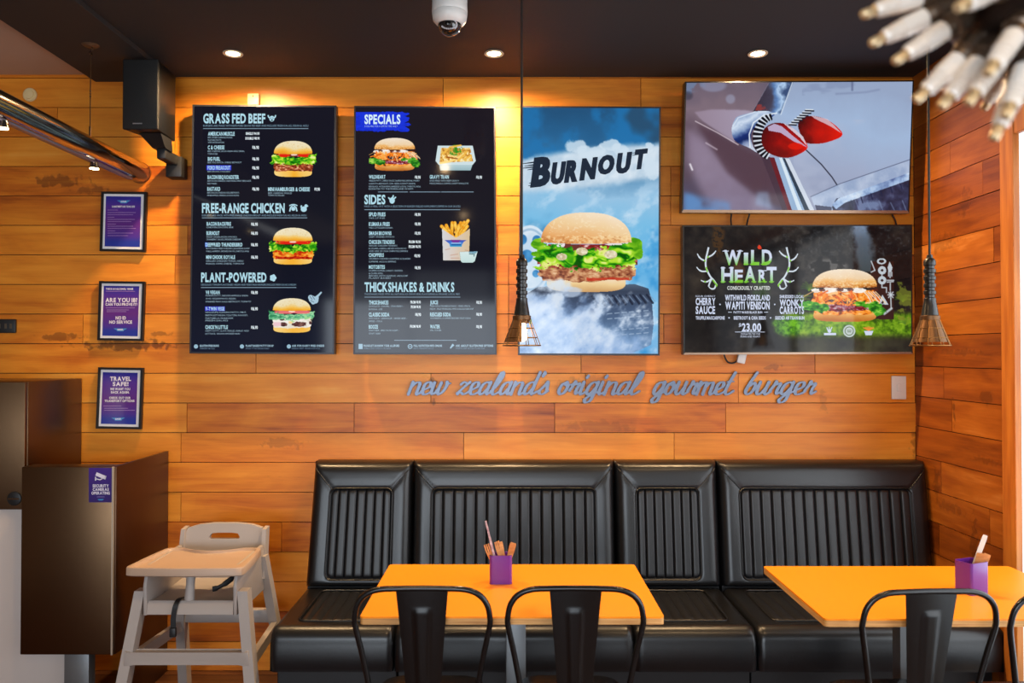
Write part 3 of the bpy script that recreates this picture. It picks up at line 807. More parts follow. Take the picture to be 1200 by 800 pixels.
    def ring(k, z): return [bm.verts.new((cx+cen[0]+(x-cen[0])*k, cen[1]+(y-cen[1])*k, z)) for x, y in pts]
    rs = [ring(.97, zt-.034), ring(1.0, zt-.030), ring(1.0, zt-.004), ring(.985, zt), ring(.93, zt), ring(.90, zt-.010), ring(.86, zt-.012)]
    n = len(pts)
    for A, B in zip(rs, rs[1:]):
        for i in range(n): bm.faces.new((A[i], A[(i+1) % n], B[(i+1) % n], B[i]))
    bm.faces.new(rs[-1]); bm.faces.new(rs[0]); tray = mb.build('tray', mat('tan_tray_plastic', (178, 152, 132), .45), root, 40)
    mb = MB(); mb.tube([(cx-.015, 3.20, .558), (cx-.013, 3.205, .62), (cx-.012, 3.215, .685)], [.020, .017, .019], 12); mb.build('crotch_post', M_GREYP, root, 60)
    # harness straps
    def strap(pts, w=.020, t=.003):
        pts = catmull(pts, 6); A = []
        mb = MB(); L = [mb.bm.verts.new((p.x-w/2, p.y, p.z)) for p in pts]; R = [mb.bm.verts.new((p.x+w/2, p.y, p.z)) for p in pts]
        L2 = [mb.bm.verts.new((p.x-w/2, p.y+t, p.z+t*.5)) for p in pts]; R2 = [mb.bm.verts.new((p.x+w/2, p.y+t, p.z+t*.5)) for p in pts]
        for i in range(len(pts)-1):
            for a, b in ((L, R), (R, R2), (R2, L2), (L2, L)): mb.bm.faces.new((a[i], b[i], b[i+1], a[i+1]))
        return mb
    sx_ = cx-.052
    s1 = strap([(sx_+.012, 3.215, .564), (sx_+.004, 3.180, .566), (sx_-.002, 3.160, .548), (sx_-.010, 3.158, .50), (sx_-.010, 3.158, .455)]).build('strap', M_SATIN, root, 40)
    MB().box(sx_-.022, sx_+.003, 3.148, 3.166, .425, .462, .004).build('buckle', M_SATIN, s1, 30)
    mb = MB(); pts = catmull([(cx+.150, 3.34, .612), (cx+.12, 3.32, .612), (cx+.09, 3.30, .592), (cx+.06, 3.29, .578), (cx+.045, 3.285, .576)], 5)
    mb.tube(pts, [.006]*6+[.012]*5+[.009]*4+[.012]*(len(pts)-15), 8, flat=.6); mb.build('strap', M_SATIN, root, 40)
high_chair()

# ------------------------------------------------------------------ stainless units on the left
def steel_units():
    xr = -2.104; yf = 3.45; zt_ = W(33, 447, yf).z
    root = thing('stainless_cabinet', 'tall stainless steel cabinet over a white door, mostly behind the lower steel bin box', 'cabinet', (-2.6, 3.6, 0))
    zs_ = W(20, 596, yf).z
    MB().box(-3.05, xr, yf+.004, DW-.004, zs_+.001, zt_, .003).build('body', M_STEEL, root, 30)
    MB().box(-3.04, xr-.002, yf-.016, yf+.003, zs_, zt_-.002, .002).build('front_panel', M_STEEL, root, 30)
    mb = MB(); p = W(17, 584, yf-.018); mb.lathe([(.001, -.004), (.030, -.004), (.030, .004), (.026, .006), (.001, .006)], 20, p, (0, 0, PI/2)); lk = mb.build('lock', M_SATIN, root, 40)
    MB().box(p.x-.024, p.x+.024, p.y-.008, p.y-.006, p.z-.003, p.z+.003).build('lock_bar', M_STEEL, lk, 0)
    MB().box(-3.05, -1.905, 3.475, 3.49, .0, zs_-.003, .002).build('white_door', mat('pale_laminate', (206, 192, 184), .5), root, 30)
    x0, x1, y0 = -2.078, -1.690, 3.37
    root = thing('bin_station', 'brushed steel bin station box with a purple sticker on its front', 'bin station', (-1.9, 3.4, 0))
    zt2 = W(133, 547, y0).z; zb = W(100, 767, y0).z
    MB().box(x0, x1-.004, y0, y0+.09, zb, zt2, .003).build('front_box', M_STEEL, root, 30)
    MB().box(x1-.0035, x1+.004, y0-.004, y0+.0035, zb, zt2+.001).build('edge_highlight', mat('pale_edge_highlight', (196, 180, 160), .4, .5), root, 0)  # bright glint along the box's right edge, put in as a pale strip
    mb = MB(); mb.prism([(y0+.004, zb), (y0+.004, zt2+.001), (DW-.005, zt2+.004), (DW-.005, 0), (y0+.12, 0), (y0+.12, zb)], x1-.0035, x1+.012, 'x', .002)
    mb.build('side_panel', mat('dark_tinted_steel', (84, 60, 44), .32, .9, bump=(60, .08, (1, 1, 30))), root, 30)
    mb = MB(); a, b = W(75, 780, y0+.03).x, W(104, 780, y0+.03).x
    mb.box(a, b, y0+.03, y0+.085, 0, zb-.001, .003); mb.build('leg', M_GREYPOST, root, 30)
    # sticker
    pl = Plane((0, y0-.0008, 0), (1, y0-.0008, 0), (0, y0-.0008, 1))
    st = thing('security_sticker', 'purple security camera sticker on the steel bin station', 'sticker', pl.p(117.5, 588))
    cv = Cv(104, 548, 131.5, 588.5, 2, (58, 30, 120)); cv.img = cv.ramp((cv.Y-548)/40, [(0, (66, 32, 132)), (1, (46, 26, 104))])
    picture('sheet', cv, pl, 0, M_PRINT, st)
    t = Txt(pl, .0006); wt = (236, 230, 244)
    t.put('SECURITY', 108.5, 567.5, 127.5, 570.6, wt); t.put('CAMERAS', 108.7, 571.8, 127.5, 574.9, wt); t.put('OPERATING', 107.2, 576, 128.7, 579.1, wt)
    t.line([(112.5, 555.0), (123.5, 559.6)], 4.2, wt); t.line([(112, 560.6), (117, 562), (120, 560.5)], 1.1, wt); t.line([(112, 558.5), (112, 563)], 1.3, wt); t.line([(124.3, 557.4), (122.8, 561.6)], 1.2, wt)
    t.poly([(114, 584.5), (122, 584.5), (120, 586.2), (116, 586.2)], (60, 140, 200)); t.line([(113.5, 582), (122.5, 582)], .5, (150, 140, 200))
    t.build('lettering', M_PRINT, st)
load_glyphs("ABCDEFGHIJKLMNOPQRSTUVWXYZ0123456789&-$.,'!?~%")
M_PRINT = attr_mat('printed_sheet', .45, .4, emit=False)
M_PRINTG = attr_mat('print_behind_glass', .12, .5, emit=False)
steel_units()

# ------------------------------------------------------------------ things on the ceiling
M_LAMP = mat('lamp_glow', (255, 236, 200), .4, emit=(255, 226, 170), estr=26)
def downlight(p, label, power=DOWN_W):
    root = thing('downlight', label, 'downlight', p, 'round ceiling downlights')
    MB().lathe([(.030, -.001), (.042, -.001), (.045, -.004), (.043, -.008), (.032, -.006), (.030, -.004)], 24, p).build('rim', M_WHITE_W, root, 60)
    MB().lathe([(.001, -.003), (.031, -.003), (.031, -.0045), (.001, -.0045)], 20, p).build('lamp', M_LAMP, root, 60)
    d = bpy.data.lights.new('downlight_beam', 'SPOT'); d.energy = power; d.color = WARM; d.spot_size = math.radians(172); d.spot_blend = .85; d.shadow_soft_size = .03
    o = bpy.data.objects.new('downlight_beam', d); COL.objects.link(o); o.parent = root; o.location = (0, 0, -.02)
    return root
M_WHITE_W = mat('downlight_rim', (214, 190, 160), .5)
YD = 930/260.5
DL = [((273, 61), 'downlight above the menu screen headed by beef burgers'), ((579, 61), 'downlight next to the cord of the lit pendant'), ((888, 62), 'downlight above the big television pair')]
for (px, py), lb in DL:
    q = W(px, py, YD); downlight((q.x, q.y, ZC), lb)
for x, y in ((-.5, 1.7), (1.2, 1.7), (-.5, -.6), (1.2, -.6)):
    downlight((x, y, ZC), 'ceiling downlight further back in the room, seen only as a reflection in the screens', 48)

def dome_camera():
    q = W(527, 10, 2.82); x, y = q.x, q.y
    root = thing('dome_camera', 'white dome security camera on the black ceiling', 'camera', (x, y, ZC))
    zb = W(527, 24, 2.82).z
    MB().lathe([(.058, ZC), (.062, ZC-.01), (.063, zb+.045), (.064, zb+.030), (.0615, zb+.026), (.0635, zb+.022), (.060, zb), (.048, zb-.014), (.044, zb-.016)], 32, (x, y, 0)).build('housing', M_WHITE, root, 40)
    gd = mat('smoked_dome', (18, 18, 20), .06, spec=.8, coat=1)
    R = .042; prof = [(R*math.cos(a), zb-.014-R*math.sin(a)) for a in [i*PI/2/9 for i in range(9)]]+[(.0005, zb-.014-R)]
    dm = MB().lathe(prof, 28, (x, y, 0)).build('dome', gd, root, 60)
    mb = MB(); 
    for i in range(15):
        a = PI*1.15+i*PI*.085; r_ = .026
        ux, uy = math.cos(a)*.55, -.62
        c_ = Vector((x+r_*1.05*math.cos(a), 0, zb-.026+r_*.62*math.sin(a)))
        dx, dz = c_.x-x, c_.z-(zb-.014); yy = y-math.sqrt(max(1e-6, R*R-dx*dx-dz*dz))-.0004
        mb.ball((c_.x, yy, c_.z), .0034, u=8, v=6)
    mb.build('led_ring', mat('infrared_diodes', (200, 196, 200), .3), dm, 40)
    mb = MB()
    mb.ball((x-.003, y-.0385, zb-.024), .011, 1, .4, 1); mb.build('lens', mat('lens_black', (8, 8, 10), .05), dm, 60)
dome_camera()

def pendant(px, Y, label, turn, lit):
    z0 = W(600, 406, Y).z; x = W(px, 400, Y).x; y = Y
    root = thing('pendant_lamp', label, 'lamp', (x, y, z0), 'caged pendant lamps over the tables')
    H = lambda k: z0+k                                         # total height .33 m
    MB().tube([(x, y, H(.325)), (x, y, ZC-.02)], .0042, 8).build('cord', M_CABLE, root, 60)
    MB().lathe([(.001, ZC-.03), (.03, ZC-.03), (.05, ZC-.004), (.05, ZC-.0005)], 20, (x, y, 0)).build('ceiling_rose', M_CABLE, root, 50)
    prof = [(.001, .330), (.009, .330), (.011, .318), (.018, .312), (.020, .306)]
    for k in range(5):
        zt_ = .302-.026*k; prof += [(.0205, zt_), (.0205, zt_-.010), (.0165, zt_-.013), (.0165, zt_-.022), (.0205, zt_-.025)]
    prof += [(.020, .165), (.0225, .150), (.027, .125), (.029, .112), (.001, .112)]
    MB().lathe([(r, z0+zz) for r, zz in prof][::-1], 20, (x, y, 0)).build('grip', M_BLACKG, root, 35)
    MB().lathe([(r, z0+zz) for r, zz in [(.001, .084), (.026, .084), (.027, .088), (.0275, .094), (.033, .096), (.033, .110), (.028, .113), (.001, .113)]], 22, (x, y, 0)).build('collar', M_BRONZE, root, 35)
    top, bot = (.031, .098), (.067, .004)
    mb = MB()
    for k in range(10):
        a = 2*PI*k/10+turn
        mb.tube([(x+top[0]*math.cos(a), y+top[0]*math.sin(a), H(top[1])), (x+bot[0]*math.cos(a), y+bot[0]*math.sin(a), H(bot[1]))], .0015, 6)
    for f in (0.34, .70):
        r_ = top[0]+(bot[0]-top[0])*f; zz = top[1]+(bot[1]-top[1])*f
        mb.tube([(x+r_*math.cos(2*PI*i/28), y+r_*math.sin(2*PI*i/28), H(zz)) for i in range(28)], .0014, 6, closed=True)
    mb.tube([(x+.0675*math.cos(2*PI*i/32), y+.0675*math.sin(2*PI*i/32), H(.004)) for i in range(32)], .0022, 6, closed=True)
    for k in range(2):
        a = PI/2*k+turn; mb.tube([(x+.067*math.cos(a), y+.067*math.sin(a), H(.004)), (x-.067*math.cos(a), y-.067*math.sin(a), H(.004))], .0015, 6)
    mb.build('cage', M_BRASS, root, 50)
    # sheet reflector round half of the cage
    a0 = turn+PI*.62; a1 = a0+PI*.86; pr = [(.0300, .097), (.0600, .016), (.0612, .016), (.0312, .097)]
    MB().lathe([(r, z0+zz) for r, zz in pr]+[(pr[0][0], z0+pr[0][1])], 18, (x, y, 0), None, a0, a1).build('reflector', M_BRONZE, root, 30)
    MB().lathe([(r, z0+zz) for r, zz in [(.0005, .018), (.010, .020), (.018, .028), (.021, .042), (.019, .060), (.014, .078), (.013, .086)]], 18, (x, y, 0)).build('bulb', M_BULB if lit else M_BULBO, root, 60)
    mb = MB(); a = turn+.55; mb.tube(catmull([(x+.030*math.cos(a), y+.03*math.sin(a), H(.104)), (x+.040*math.cos(a), y+.04*math.sin(a), H(.096)), (x+.038*math.cos(a), y+.038*math.sin(a), H(.082))], 5), .0035, 8)
    mb.build('clip', mat('green_clip', (120, 190, 150), .5), root, 50)
    if True:
        d = bpy.data.lights.new('bulb_light', 'POINT'); d.energy = 3.0 if lit else 1.0; d.color = (1, .72, .38); d.shadow_soft_size = .02
        o = bpy.data.objects.new('bulb_light', d); COL.objects.link(o); o.parent = root; o.location = (0, 0, .045)
M_BLACKG = mat('black_rubber_grip', (20, 20, 21), .28, spec=.6)
M_BULB = mat('glowing_bulb', (255, 230, 180), .3, emit=(255, 214, 140), estr=14)
M_BULBO = mat('shaded_bulb', (230, 190, 130), .2, emit=(255, 190, 100), estr=1.2)
pendant(611.5, 2.85, 'lit caged pendant lamp hanging before the smoky burger poster screen', .05, True)
pendant(1090, 2.85, 'caged pendant lamp with its bulb hidden by its shade, before the reddish plank wall', -PI/2-.42-1.05*PI, False)

# ------------------------------------------------------------------ rail light, speaker, small wall fittings
def rail_light():
    xp, zc, R = -1.825, 2.432, .050
    root = thing('pipe_rail_light', 'polished pipe rail with small spot lamps hung on a wire by the beige ceiling', 'light', (xp, 3.0, zc))
    mb = MB(); mb.tube([(xp, DW-.012, zc), (xp, 1.4, zc)], R, 28); mb.build('pipe', M_CHROME, root, 50)
    MB().tube([(xp, DW-.0125, zc), (xp, DW-.0015, zc)], R*1.04, 28).build('end_cap', mat('copper_cap', (128, 76, 42), .4, .7), root, 50)
    MB().box(xp-.012, xp+.012, 1.6, 3.78, zc-R-.006, zc-R+.004, .001).build('lamp_track', mat('pale_track', (150, 146, 170), .3, .6), root, 30)
    for Y in (930/269.7, 930/329, 2.1):
        mb = MB(); mb.tube([(xp+.004, Y, zc-R-.004), (xp+.004, Y, zc-R-.030)], [.016, .021], 16); sp = mb.build('spot_lamp', M_CHROME, root, 50)
        MB().tube([(xp+.004, Y, zc-R-.0302), (xp+.004, Y, zc-R-.0325)], .018, 16).build('lamp_glass', M_LAMP, sp, 60)
        d = bpy.data.lights.new('spot_beam', 'SPOT'); d.energy = 2.5; d.color = WARM; d.spot_size = math.radians(90); d.spot_blend = .8; d.shadow_soft_size = .02
        o = bpy.data.objects.new('spot_beam', d); COL.objects.link(o); o.parent = root; o.location = (.004, Y-3.0, -R-.04)
    Y = 3.42; q = W(108, 60, Y); zr = ZBEAM
    MB().lathe([(.0005, zr-.008), (.030, zr-.006), (.036, zr-.0005)], 20, (xp, Y, 0)).build('ceiling_rose', mat('rose_bronze', (96, 78, 62), .5, .5), root, 50)
    mb = MB(); mb.tube(catmull([(xp, Y, zr-.004), (xp+.008, Y, zr-.018), (xp-.006, Y, zr-.032), (xp+.006, Y, zr-.044), (xp, Y, zr-.03)], 5), .003, 6); mb.build('hook', M_CHROME, root, 60)
    mb = MB(); mb.tube([(xp, Y, zr-.03), (xp, Y, zc+R+.03)], .0022, 6)
    for k in range(3): mb.ball((xp, Y, zr-.20-.012*k), .0042, u=8, v=6)
    mb.tube([(xp, Y, zc+R+.045), (xp, Y, zc+R-.004)], .005, 8); mb.build('wire', M_STEEL, root, 60)
rail_light()
def speaker():
    y0, y1 = 3.55, 3.76; x0, x1 = -1.748, -1.588; z0, z1 = 2.552, 2.866
    root = thing('wall_speaker', 'black box loudspeaker on a wall bracket under the black ceiling', 'speaker', (-1.66, 3.65, z0))
    MB().prism([(x0+.002, y0+.012), (x1-.002, y0+.012), (x1-.012, y1), (x0+.055, y1)], z0, z1, 'z', .006).build('cabinet', M_SPK, root, 40)
    MB().box(x0, x1, y0-.006, y0+.011, z0-.001, z1+.001, .006, 3).build('grille', mat('grille_cloth', (14, 13, 13), .7, bump=(260, .3)), root, 40)
    MB().box(x0+.048, x0+.090, y0-.0075, y0-.0062, z0+.022, z0+.027).build('badge', mat('silver_badge', (150, 146, 146), .4, .4), root, 0)
    br = MB(); br.loft([(-1.70, 3.60, z0-.003), (-1.60, 3.60, z0-.003), (-1.60, 3.72, z0-.003), (-1.70, 3.72, z0-.003)], [(-1.665, 3.66, z0-.055), (-1.605, 3.66, z0-.055), (-1.605, 3.74, z0-.055), (-1.665, 3.74, z0-.055)])
    br.box(-1.655, -1.612, 3.68, DW-.03, z0-.10, z0-.05, .006)
    b = br.build('bracket', M_SATIN, root, 30)
    MB().box(-1.672, -1.594, DW-.075, DW-.002, z0-.155, z0-.055, .006).build('wall_plate', mat('bracket_grey', (22, 22, 23), .45), root, 30)
speaker()
q = W(35, 111, DW-.006)
root = thing('round_wall_sensor', 'small cream round sensor on the planks above the pipe rail', 'sensor', q)
MB().lathe([(.001, 0), (.034, 0), (.034, .006), (.030, .010), (.024, .010), (.022, .016), (.001, .019)], 24, q+Vector((0, .004, 0)), (0, 0, PI/2)).build('body', mat('cream_plastic', (232, 206, 150), .5), root, 40)
q = W(1053, 454, DW-.004)
root = thing('light_switch', 'white light switch plate on the planks by the corner', 'switch', q)
MB().box(q.x-.036, q.x+.036, q.y-.006, q.y+.003, q.z-.057, q.z+.057, .004).build('plate', M_WHITE, root, 40)
MB().box(q.x-.010, q.x+.010, q.y-.011, q.y-.0062, q.z-.018, q.z+.018, .002).build('rocker', M_WHITE, root, 40)
q = W(8, 382, DW-.004)
root = thing('wall_socket', 'black wall socket strip on the planks by the photo edge', 'socket', q)
MB().box(q.x-.10, q.x+.048, q.y-.010, q.y+.003, q.z-.034, q.z+.034, .005).build('plate', M_SATIN, root, 40)
mb = MB()
for k in (-.06, -.03, 0, .025): mb.box(q.x+k-.004, q.x+k+.006, q.y-.012, q.y-.0102, q.z-.012, q.z+.012)
mb.build('pins', mat('socket_pins', (96, 84, 70), .4, .4), root, 0)
q = W(298, 117, DW-.004)
root = thing('cable_box', 'small cream cable box peeking out above the beef menu screen', 'box', q)
MB().box(q.x-.028, q.x+.028, q.y-.020, q.y+.003, q.z-.03, q.z+.026, .004).build('body', mat('cream_box', (226, 188, 140), .5), root, 40)
MB().lathe([(.001, 0), (.004, 0), (.001, .002)], 10, (q.x, q.y-.020, q.z+.012), (0, 0, PI/2)).build('screw', M_BRONZE, root, 40)
q = W(869, 419, DW-.02)
root = thing('power_adapter', 'white power adapter hanging below the lower television', 'adapter', q)
MB().box(-.020, .020, -.012, .012, -.028, .028, .005).build('body', M_WHITE, root, 40, world=False); root.rotation_euler = (0, .22, 0)
def cable(pts, label, r=.004):
    P = catmull([W(a, b, y) for a, b, y in pts], 8); o = MB().tube(P, r, 8).build('cable', M_CABLE, None, 60); tag(o, label, 'cable', 'television cables')
cable([(848, 408, DW-.022), (849, 417, DW-.02), (853, 424, DW-.018), (860, 425, DW-.018), (865, 420, DW-.018), (867, 408, DW-.02)], 'looped black cable under the lower television')
cable([(857, 244, DW-.03), (857, 252, DW-.02), (856.5, 258, DW-.02), (858, 270, DW-.03)], 'black cable between the televisions, the one above the antler lettering')
cable([(879, 244, DW-.03), (878, 252, DW-.02), (876, 259, DW-.02), (874, 270, DW-.03)], 'black cable between the televisions, second from the free end')
cable([(1045, 244, DW-.03), (1046, 252, DW-.02), (1049, 258, DW-.02), (1052, 270, DW-.03)], 'black cable between the televisions, near the room corner')

# ------------------------------------------------------------------ screens
M_SCREEN = attr_mat('lit_screen', .07, .19, True)
M_BEZEL = mat('screen_bezel', (40, 42, 50), .35, .3)
M_BEZELB = mat('tv_bezel_black', (14, 14, 16), .3)
M_BEZELS = mat('tv_lower_bezel', (150, 128, 110), .3, .8)
CY_, WH, TX2 = (176, 216, 230), (232, 244, 250), (150, 176, 192)

def screen(name, label, cat, cor, ytop, ybot, thick, group, bez, bezmat, lower=None):
    """cor: photo corners tl,tr,br,bl of the whole face; ytop/ybot distances of its upper and lower edge"""
    A, B, C_, D = W(*cor[0], ytop), W(*cor[1], ytop), W(*cor[2], ybot), W(*cor[3], ybot)
    pl = Plane(A, B, D); base = (C_+D)/2
    root = thing(name, label, cat, base, group)
    P = [pl.p(*q) for q in cor]; n = pl.n
    ctr = sum(P, Vector())/4
    inn = [p+((ctr-p).normalized())*0 for p in P]
    # housing behind, bezel strips round the face
    mb = MB(); mb.loft([p-n*.004 for p in P], [p-n*thick for p in P]); mb.build('housing', bezmat, root, 20)
    (tl, tr_, br, bl) = cor; bt, bb = bez
    def strip(m, a, b, c, d): m.loft([pl.p(*a, .002), pl.p(*b, .002), pl.p(*c, .002), pl.p(*d, .002)], [pl.p(*a, -.0035), pl.p(*b, -.0035), pl.p(*c, -.0035), pl.p(*d, -.0035)])
    itl, itr, ibr, ibl = (tl[0]+bt, tl[1]+bt), (tr_[0]-bt, tr_[1]+bt), (br[0]-bt, br[1]-bb), (bl[0]+bt, bl[1]-bb)
    mb = MB(); strip(mb, tl, tr_, itr, itl); strip(mb, tr_, br, ibr, itr); strip(mb, tl, itl, ibl, bl)
    if lower is None: strip(mb, ibl, ibr, br, bl)
    mb.build('bezel', bezmat, root, 0)
    if lower is not None:
        mb = MB(); strip(mb, ibl, ibr, br, bl); mb.build('lower_bezel', lower, root, 0)
    mb = MB(); c2 = ctr-n*thick; mb.box(c2.x-.12, c2.x+.12, c2.y-.005, DW-.003, c2.z-.10, c2.z+.10); mb.build('wall_bracket', M_SATIN, root, 0)
    return root, pl, (itl, itr, ibr, ibl)
def quad_cv(inn, k, bg):
    x0, x1 = min(p[0] for p in inn), max(p[0] for p in inn); y0, y1 = min(p[1] for p in inn), max(p[1] for p in inn)
    return Cv(x0, y0, x1, y1, k, bg)
def shear_fit(cv, inn):
    """move the columns so that the picture's sides follow the face's real edges"""
    (tl, tr_, br, bl) = inn; X0, X1, Y0, Y1 = cv.X.min(), cv.X.max(), cv.Y.min(), cv.Y.max()
    u, v = (cv.X-X0)/(X1-X0), (cv.Y-Y0)/(Y1-Y0)
    f = lambda i: (tl[i]*(1-u)+tr_[i]*u)*(1-v)+(bl[i]*(1-u)+br[i]*u)*v
    cv.X, cv.Y = f(0), f(1); return cv

# ---- burgers
def burger(kind, x0, y0, x1, y1, k=3.0, seed=1, cv=None):
    own = cv is None
    if own: cv = Cv(x0-1, y0-1, x1+1, y1+1, k)
    U, V = (cv.X-x0)/(x1-x0), (cv.Y-y0)/(y1-y0); w, h = x1-x0, y1-y0
    n1 = fbm(U, V, .13, seed, 3); n2 = fbm(U, V*1.4, .05, seed+20, 3); n3 = fbm(U, V, .25, seed+40, 2); n4 = fbm(U*1.0, V, .022, seed+60, 2)
    el = lambda cx, cy, rx, ry, p=2.0: (np.abs((U-cx)/rx)**p+np.abs((V-cy)/ry)**p < 1).astype(float)
    P = dict(beef=dict(bt=.80, f=(.60, .85), lt=(.36, .66)), chicken=dict(bt=.80, f=(.58, .86), lt=(.37, .66)), vegan=dict(bt=.80, f=(.54, .86), lt=(.36, .62)),
             wild=dict(bt=.78, f=(.40, .86), lt=(.60, .80)), smoke=dict(bt=.83, f=(.63, .86), lt=(.36, .70)))[kind]
    # bottom bun
    bx = .10 if kind != 'smoke' else .13
    m = el(.5, .88, .5-bx, .125, 3.2)*(V > .76)
    q = np.clip((U-.1)/.8, 0, 1)
    bun = cv.ramp(np.clip(.15+.55*np.abs(q-.52)*1.6+.5*(n3-.5), 0, 1), [(0, (244, 172, 44)), (.5, (246, 202, 110)), (1, (248, 226, 170))])
    if kind in ('wild',): bun = cv.ramp(np.clip((V-.78)/.2+.4*(n1-.5), 0, 1), [(0, (246, 214, 150)), (.35, (238, 176, 92)), (1, (190, 112, 44))])
    if kind == 'smoke': bun = cv.ramp(np.clip((V-.82)/.18+.3*(n1-.5), 0, 1), [(0, (244, 224, 196)), (.5, (238, 206, 150)), (1, (206, 160, 104))])
    cv.put(m, bun)
    # filling
    f0, f1 = P['f']; e = (n1-.5)*.10
    vm = (V-(f0+f1)/2)/((f1-f0)/2); m = ((V > f0+e*.4) & (V < f1+e) & (np.abs(U-.505) < (.455 if kind == 'smoke' else .425)-.045*vm**2+.05*(n2-.5))).astype(float)
    if kind == 'beef': col = cv.ramp(n2, [(.2, (84, 30, 14)), (.45, (150, 62, 34)), (.6, (198, 104, 62)), (.8, (240, 190, 160))])
    elif kind == 'chicken': col = cv.ramp(np.clip(n2*.6+n1*.5-.05, 0, 1), [(.25, (176, 24, 8)), (.42, (214, 70, 16)), (.52, (240, 140, 30)), (.75, (250, 190, 84))])
    elif kind == 'vegan':
        col = cv.ramp(n1, [(.3, (246, 238, 232)), (.6, (228, 222, 206)), (.75, (240, 220, 190))])
    elif kind == 'wild': col = cv.ramp(n2, [(.2, (84, 34, 20)), (.38, (214, 104, 24)), (.52, (250, 146, 44)), (.72, (252, 186, 104)), (.9, (250, 226, 190))])
    else: col = cv.ramp(n2*.7+.3*n4, [(.25, (92, 44, 34)), (.42, (160, 92, 62)), (.6, (206, 150, 106)), (.8, (236, 196, 156))])
    cv.put(m, col)
    if kind == 'vegan':
        for cx, cy, rx, ry in ((.30, .765, .10, .065), (.66, .755, .16, .07), (.47, .72, .02, .02), (.29, .62, .05, .03), (.9, .72, .03, .05)):
            mm = (((U-cx)/rx)**2+((V-cy)/ry)**2+(n2-.5)*1.2 < 1).astype(float); cv.put(mm, cv.ramp(n4, [(.2, (52, 30, 34)), (.6, (112, 70, 66)), (.9, (168, 128, 118))]))
        cv.put((np.abs(V-(.70+.1*np.abs(U-.47)))<.035)*(np.abs(U-.47)<.04), (246, 214, 150)); cv.put(((U < .26) & (U > .1) & (V > .70) & (V < .81)), (236, 198, 206))
    if kind == 'chicken':
        cv.put(((V > .79+e*.5) & (V < .86+e*.4) & (U > .14) & (U < .90)), cv.ramp(n2, [(.3, (150, 10, 4)), (.7, (222, 60, 24))]))
    if kind == 'beef':
        cv.put(((V > .585+e*.6) & (V < .635+e*.6) & (U > .1) & (U < .95)), (206, 74, 28), .8)
    if kind == 'wild':
        m = (((U-.47)/.17)**2+((V-(.60))/.05)**2+(n2-.5)*.9 < 1).astype(float); cv.put(m, cv.ramp(n4, [(.3, (40, 26, 26)), (.8, (124, 98, 96))]))
        m = ((V > .69+e*.6) & (V < .80+e*.8) & (U > .13) & (U < .84)).astype(float); cv.put(m, cv.ramp(n2*.6+n4*.4, [(.28, (70, 14, 24)), (.48, (150, 36, 54)), (.62, (176, 132, 146)), (.8, (236, 222, 220))]))
        rs = random.Random(seed)
        for cx, rx, ry in ((.13, .07, .04), (.31, .10, .06), (.68, .11, .05), (.5, .06, .03)):
            m = (((U-cx)/rx)**2+((V-.405)/ry)**2+(n1-.5)*1.6+(n2-.5)*.8 < .9).astype(float); cv.put(m, cv.ramp(n2, [(.3, (226, 210, 196)), (.6, (248, 242, 234))]))
        for cx in (.21, .44, .57, .88):
            m = (((U-cx)/.045)**2+((V-.395)/.030)**2+(n1-.5)*2.0 < .8).astype(float); cv.put(m, (84, 30, 22), .8)
        for i in range(34):
            ux, uy = rs.uniform(.08, .94), rs.uniform(.41, .58); dx, dy = rs.uniform(-.11, .11), rs.uniform(.03, .17)
            pc = rs.choice([(252, 140, 36), (246, 120, 24), (252, 168, 72), (250, 196, 130), (226, 96, 18)])
            P_ = [(x0+w*ux, y0+h*uy), (x0+w*(ux+dx*.6), y0+h*(uy+dy*.45)), (x0+w*(ux+dx), y0+h*(uy+dy))]
            cv.put(cv.stroke(P_, w*rs.uniform(.018, .034), w*.005), pc, .95)
        for i in range(6):
            ux = .80+.03*i; P_ = [(x0+w*(ux-.06), y0+h*.43), (x0+w*ux, y0+h*.52), (x0+w*(ux+.03+.02*(i % 3)), y0+h*(.62+.03*(i % 2)))]
            cv.put(cv.stroke(P_, w*.012, w*.005), (248, 214, 166) if i % 2 else (232, 226, 222), .9)
        cv.put(cv.stroke([(x0+w*.10, y0+h*.42), (x0-w*.02, y0+h*.52)], w*.012, w*.005), (240, 190, 120), .8)
    if kind == 'smoke':
        cv.put(((V > .60+.5*e) & (V < .68+e) & (U > .04) & (U < .98)), cv.ramp(n2*.5+n4*.5, [(.3, (90, 26, 24)), (.5, (156, 60, 50)), (.7, (214, 140, 122))]))
        cv.put(((V > .82+e*.4) & (V < .855+e*.5) & (U > .5) & (U < .9)), (196, 52, 34), .8)
    # tomato and sauce line under the top bun
    if kind != 'wild':
        t0 = .335 if kind != 'smoke' else .40
        m = ((V > t0) & (V < t0+.10) & (U > .14) & (U < .90)).astype(float); cv.put(m, cv.ramp(n2, [(.3, (96, 20, 20)), (.6, (150, 40, 44)), (.8, (236, 206, 200))]))
        for cx, rx in ((.30, .13), (.74, .14)) if kind in ('beef', 'smoke') else ((.32, .2), (.70, .2)):
            if kind == 'smoke' and cx < .5: continue
            cv.put(el(cx+(.1 if kind == 'smoke' else 0), t0+.065, rx, .042, 2.4), (226, 40, 20) if kind != 'vegan' else (226, 112, 118))
        if kind == 'smoke':
            cv.put(el(.30, .44, .17, .045), (110, 52, 46)); cv.put(el(.24, .40, .06, .06), (236, 226, 232)); cv.put(el(.80, .385, .14, .035), (232, 222, 226)); cv.put(el(.66, .385, .05, .015), (120, 50, 130))
    # lettuce
    l0, l1 = P['lt']
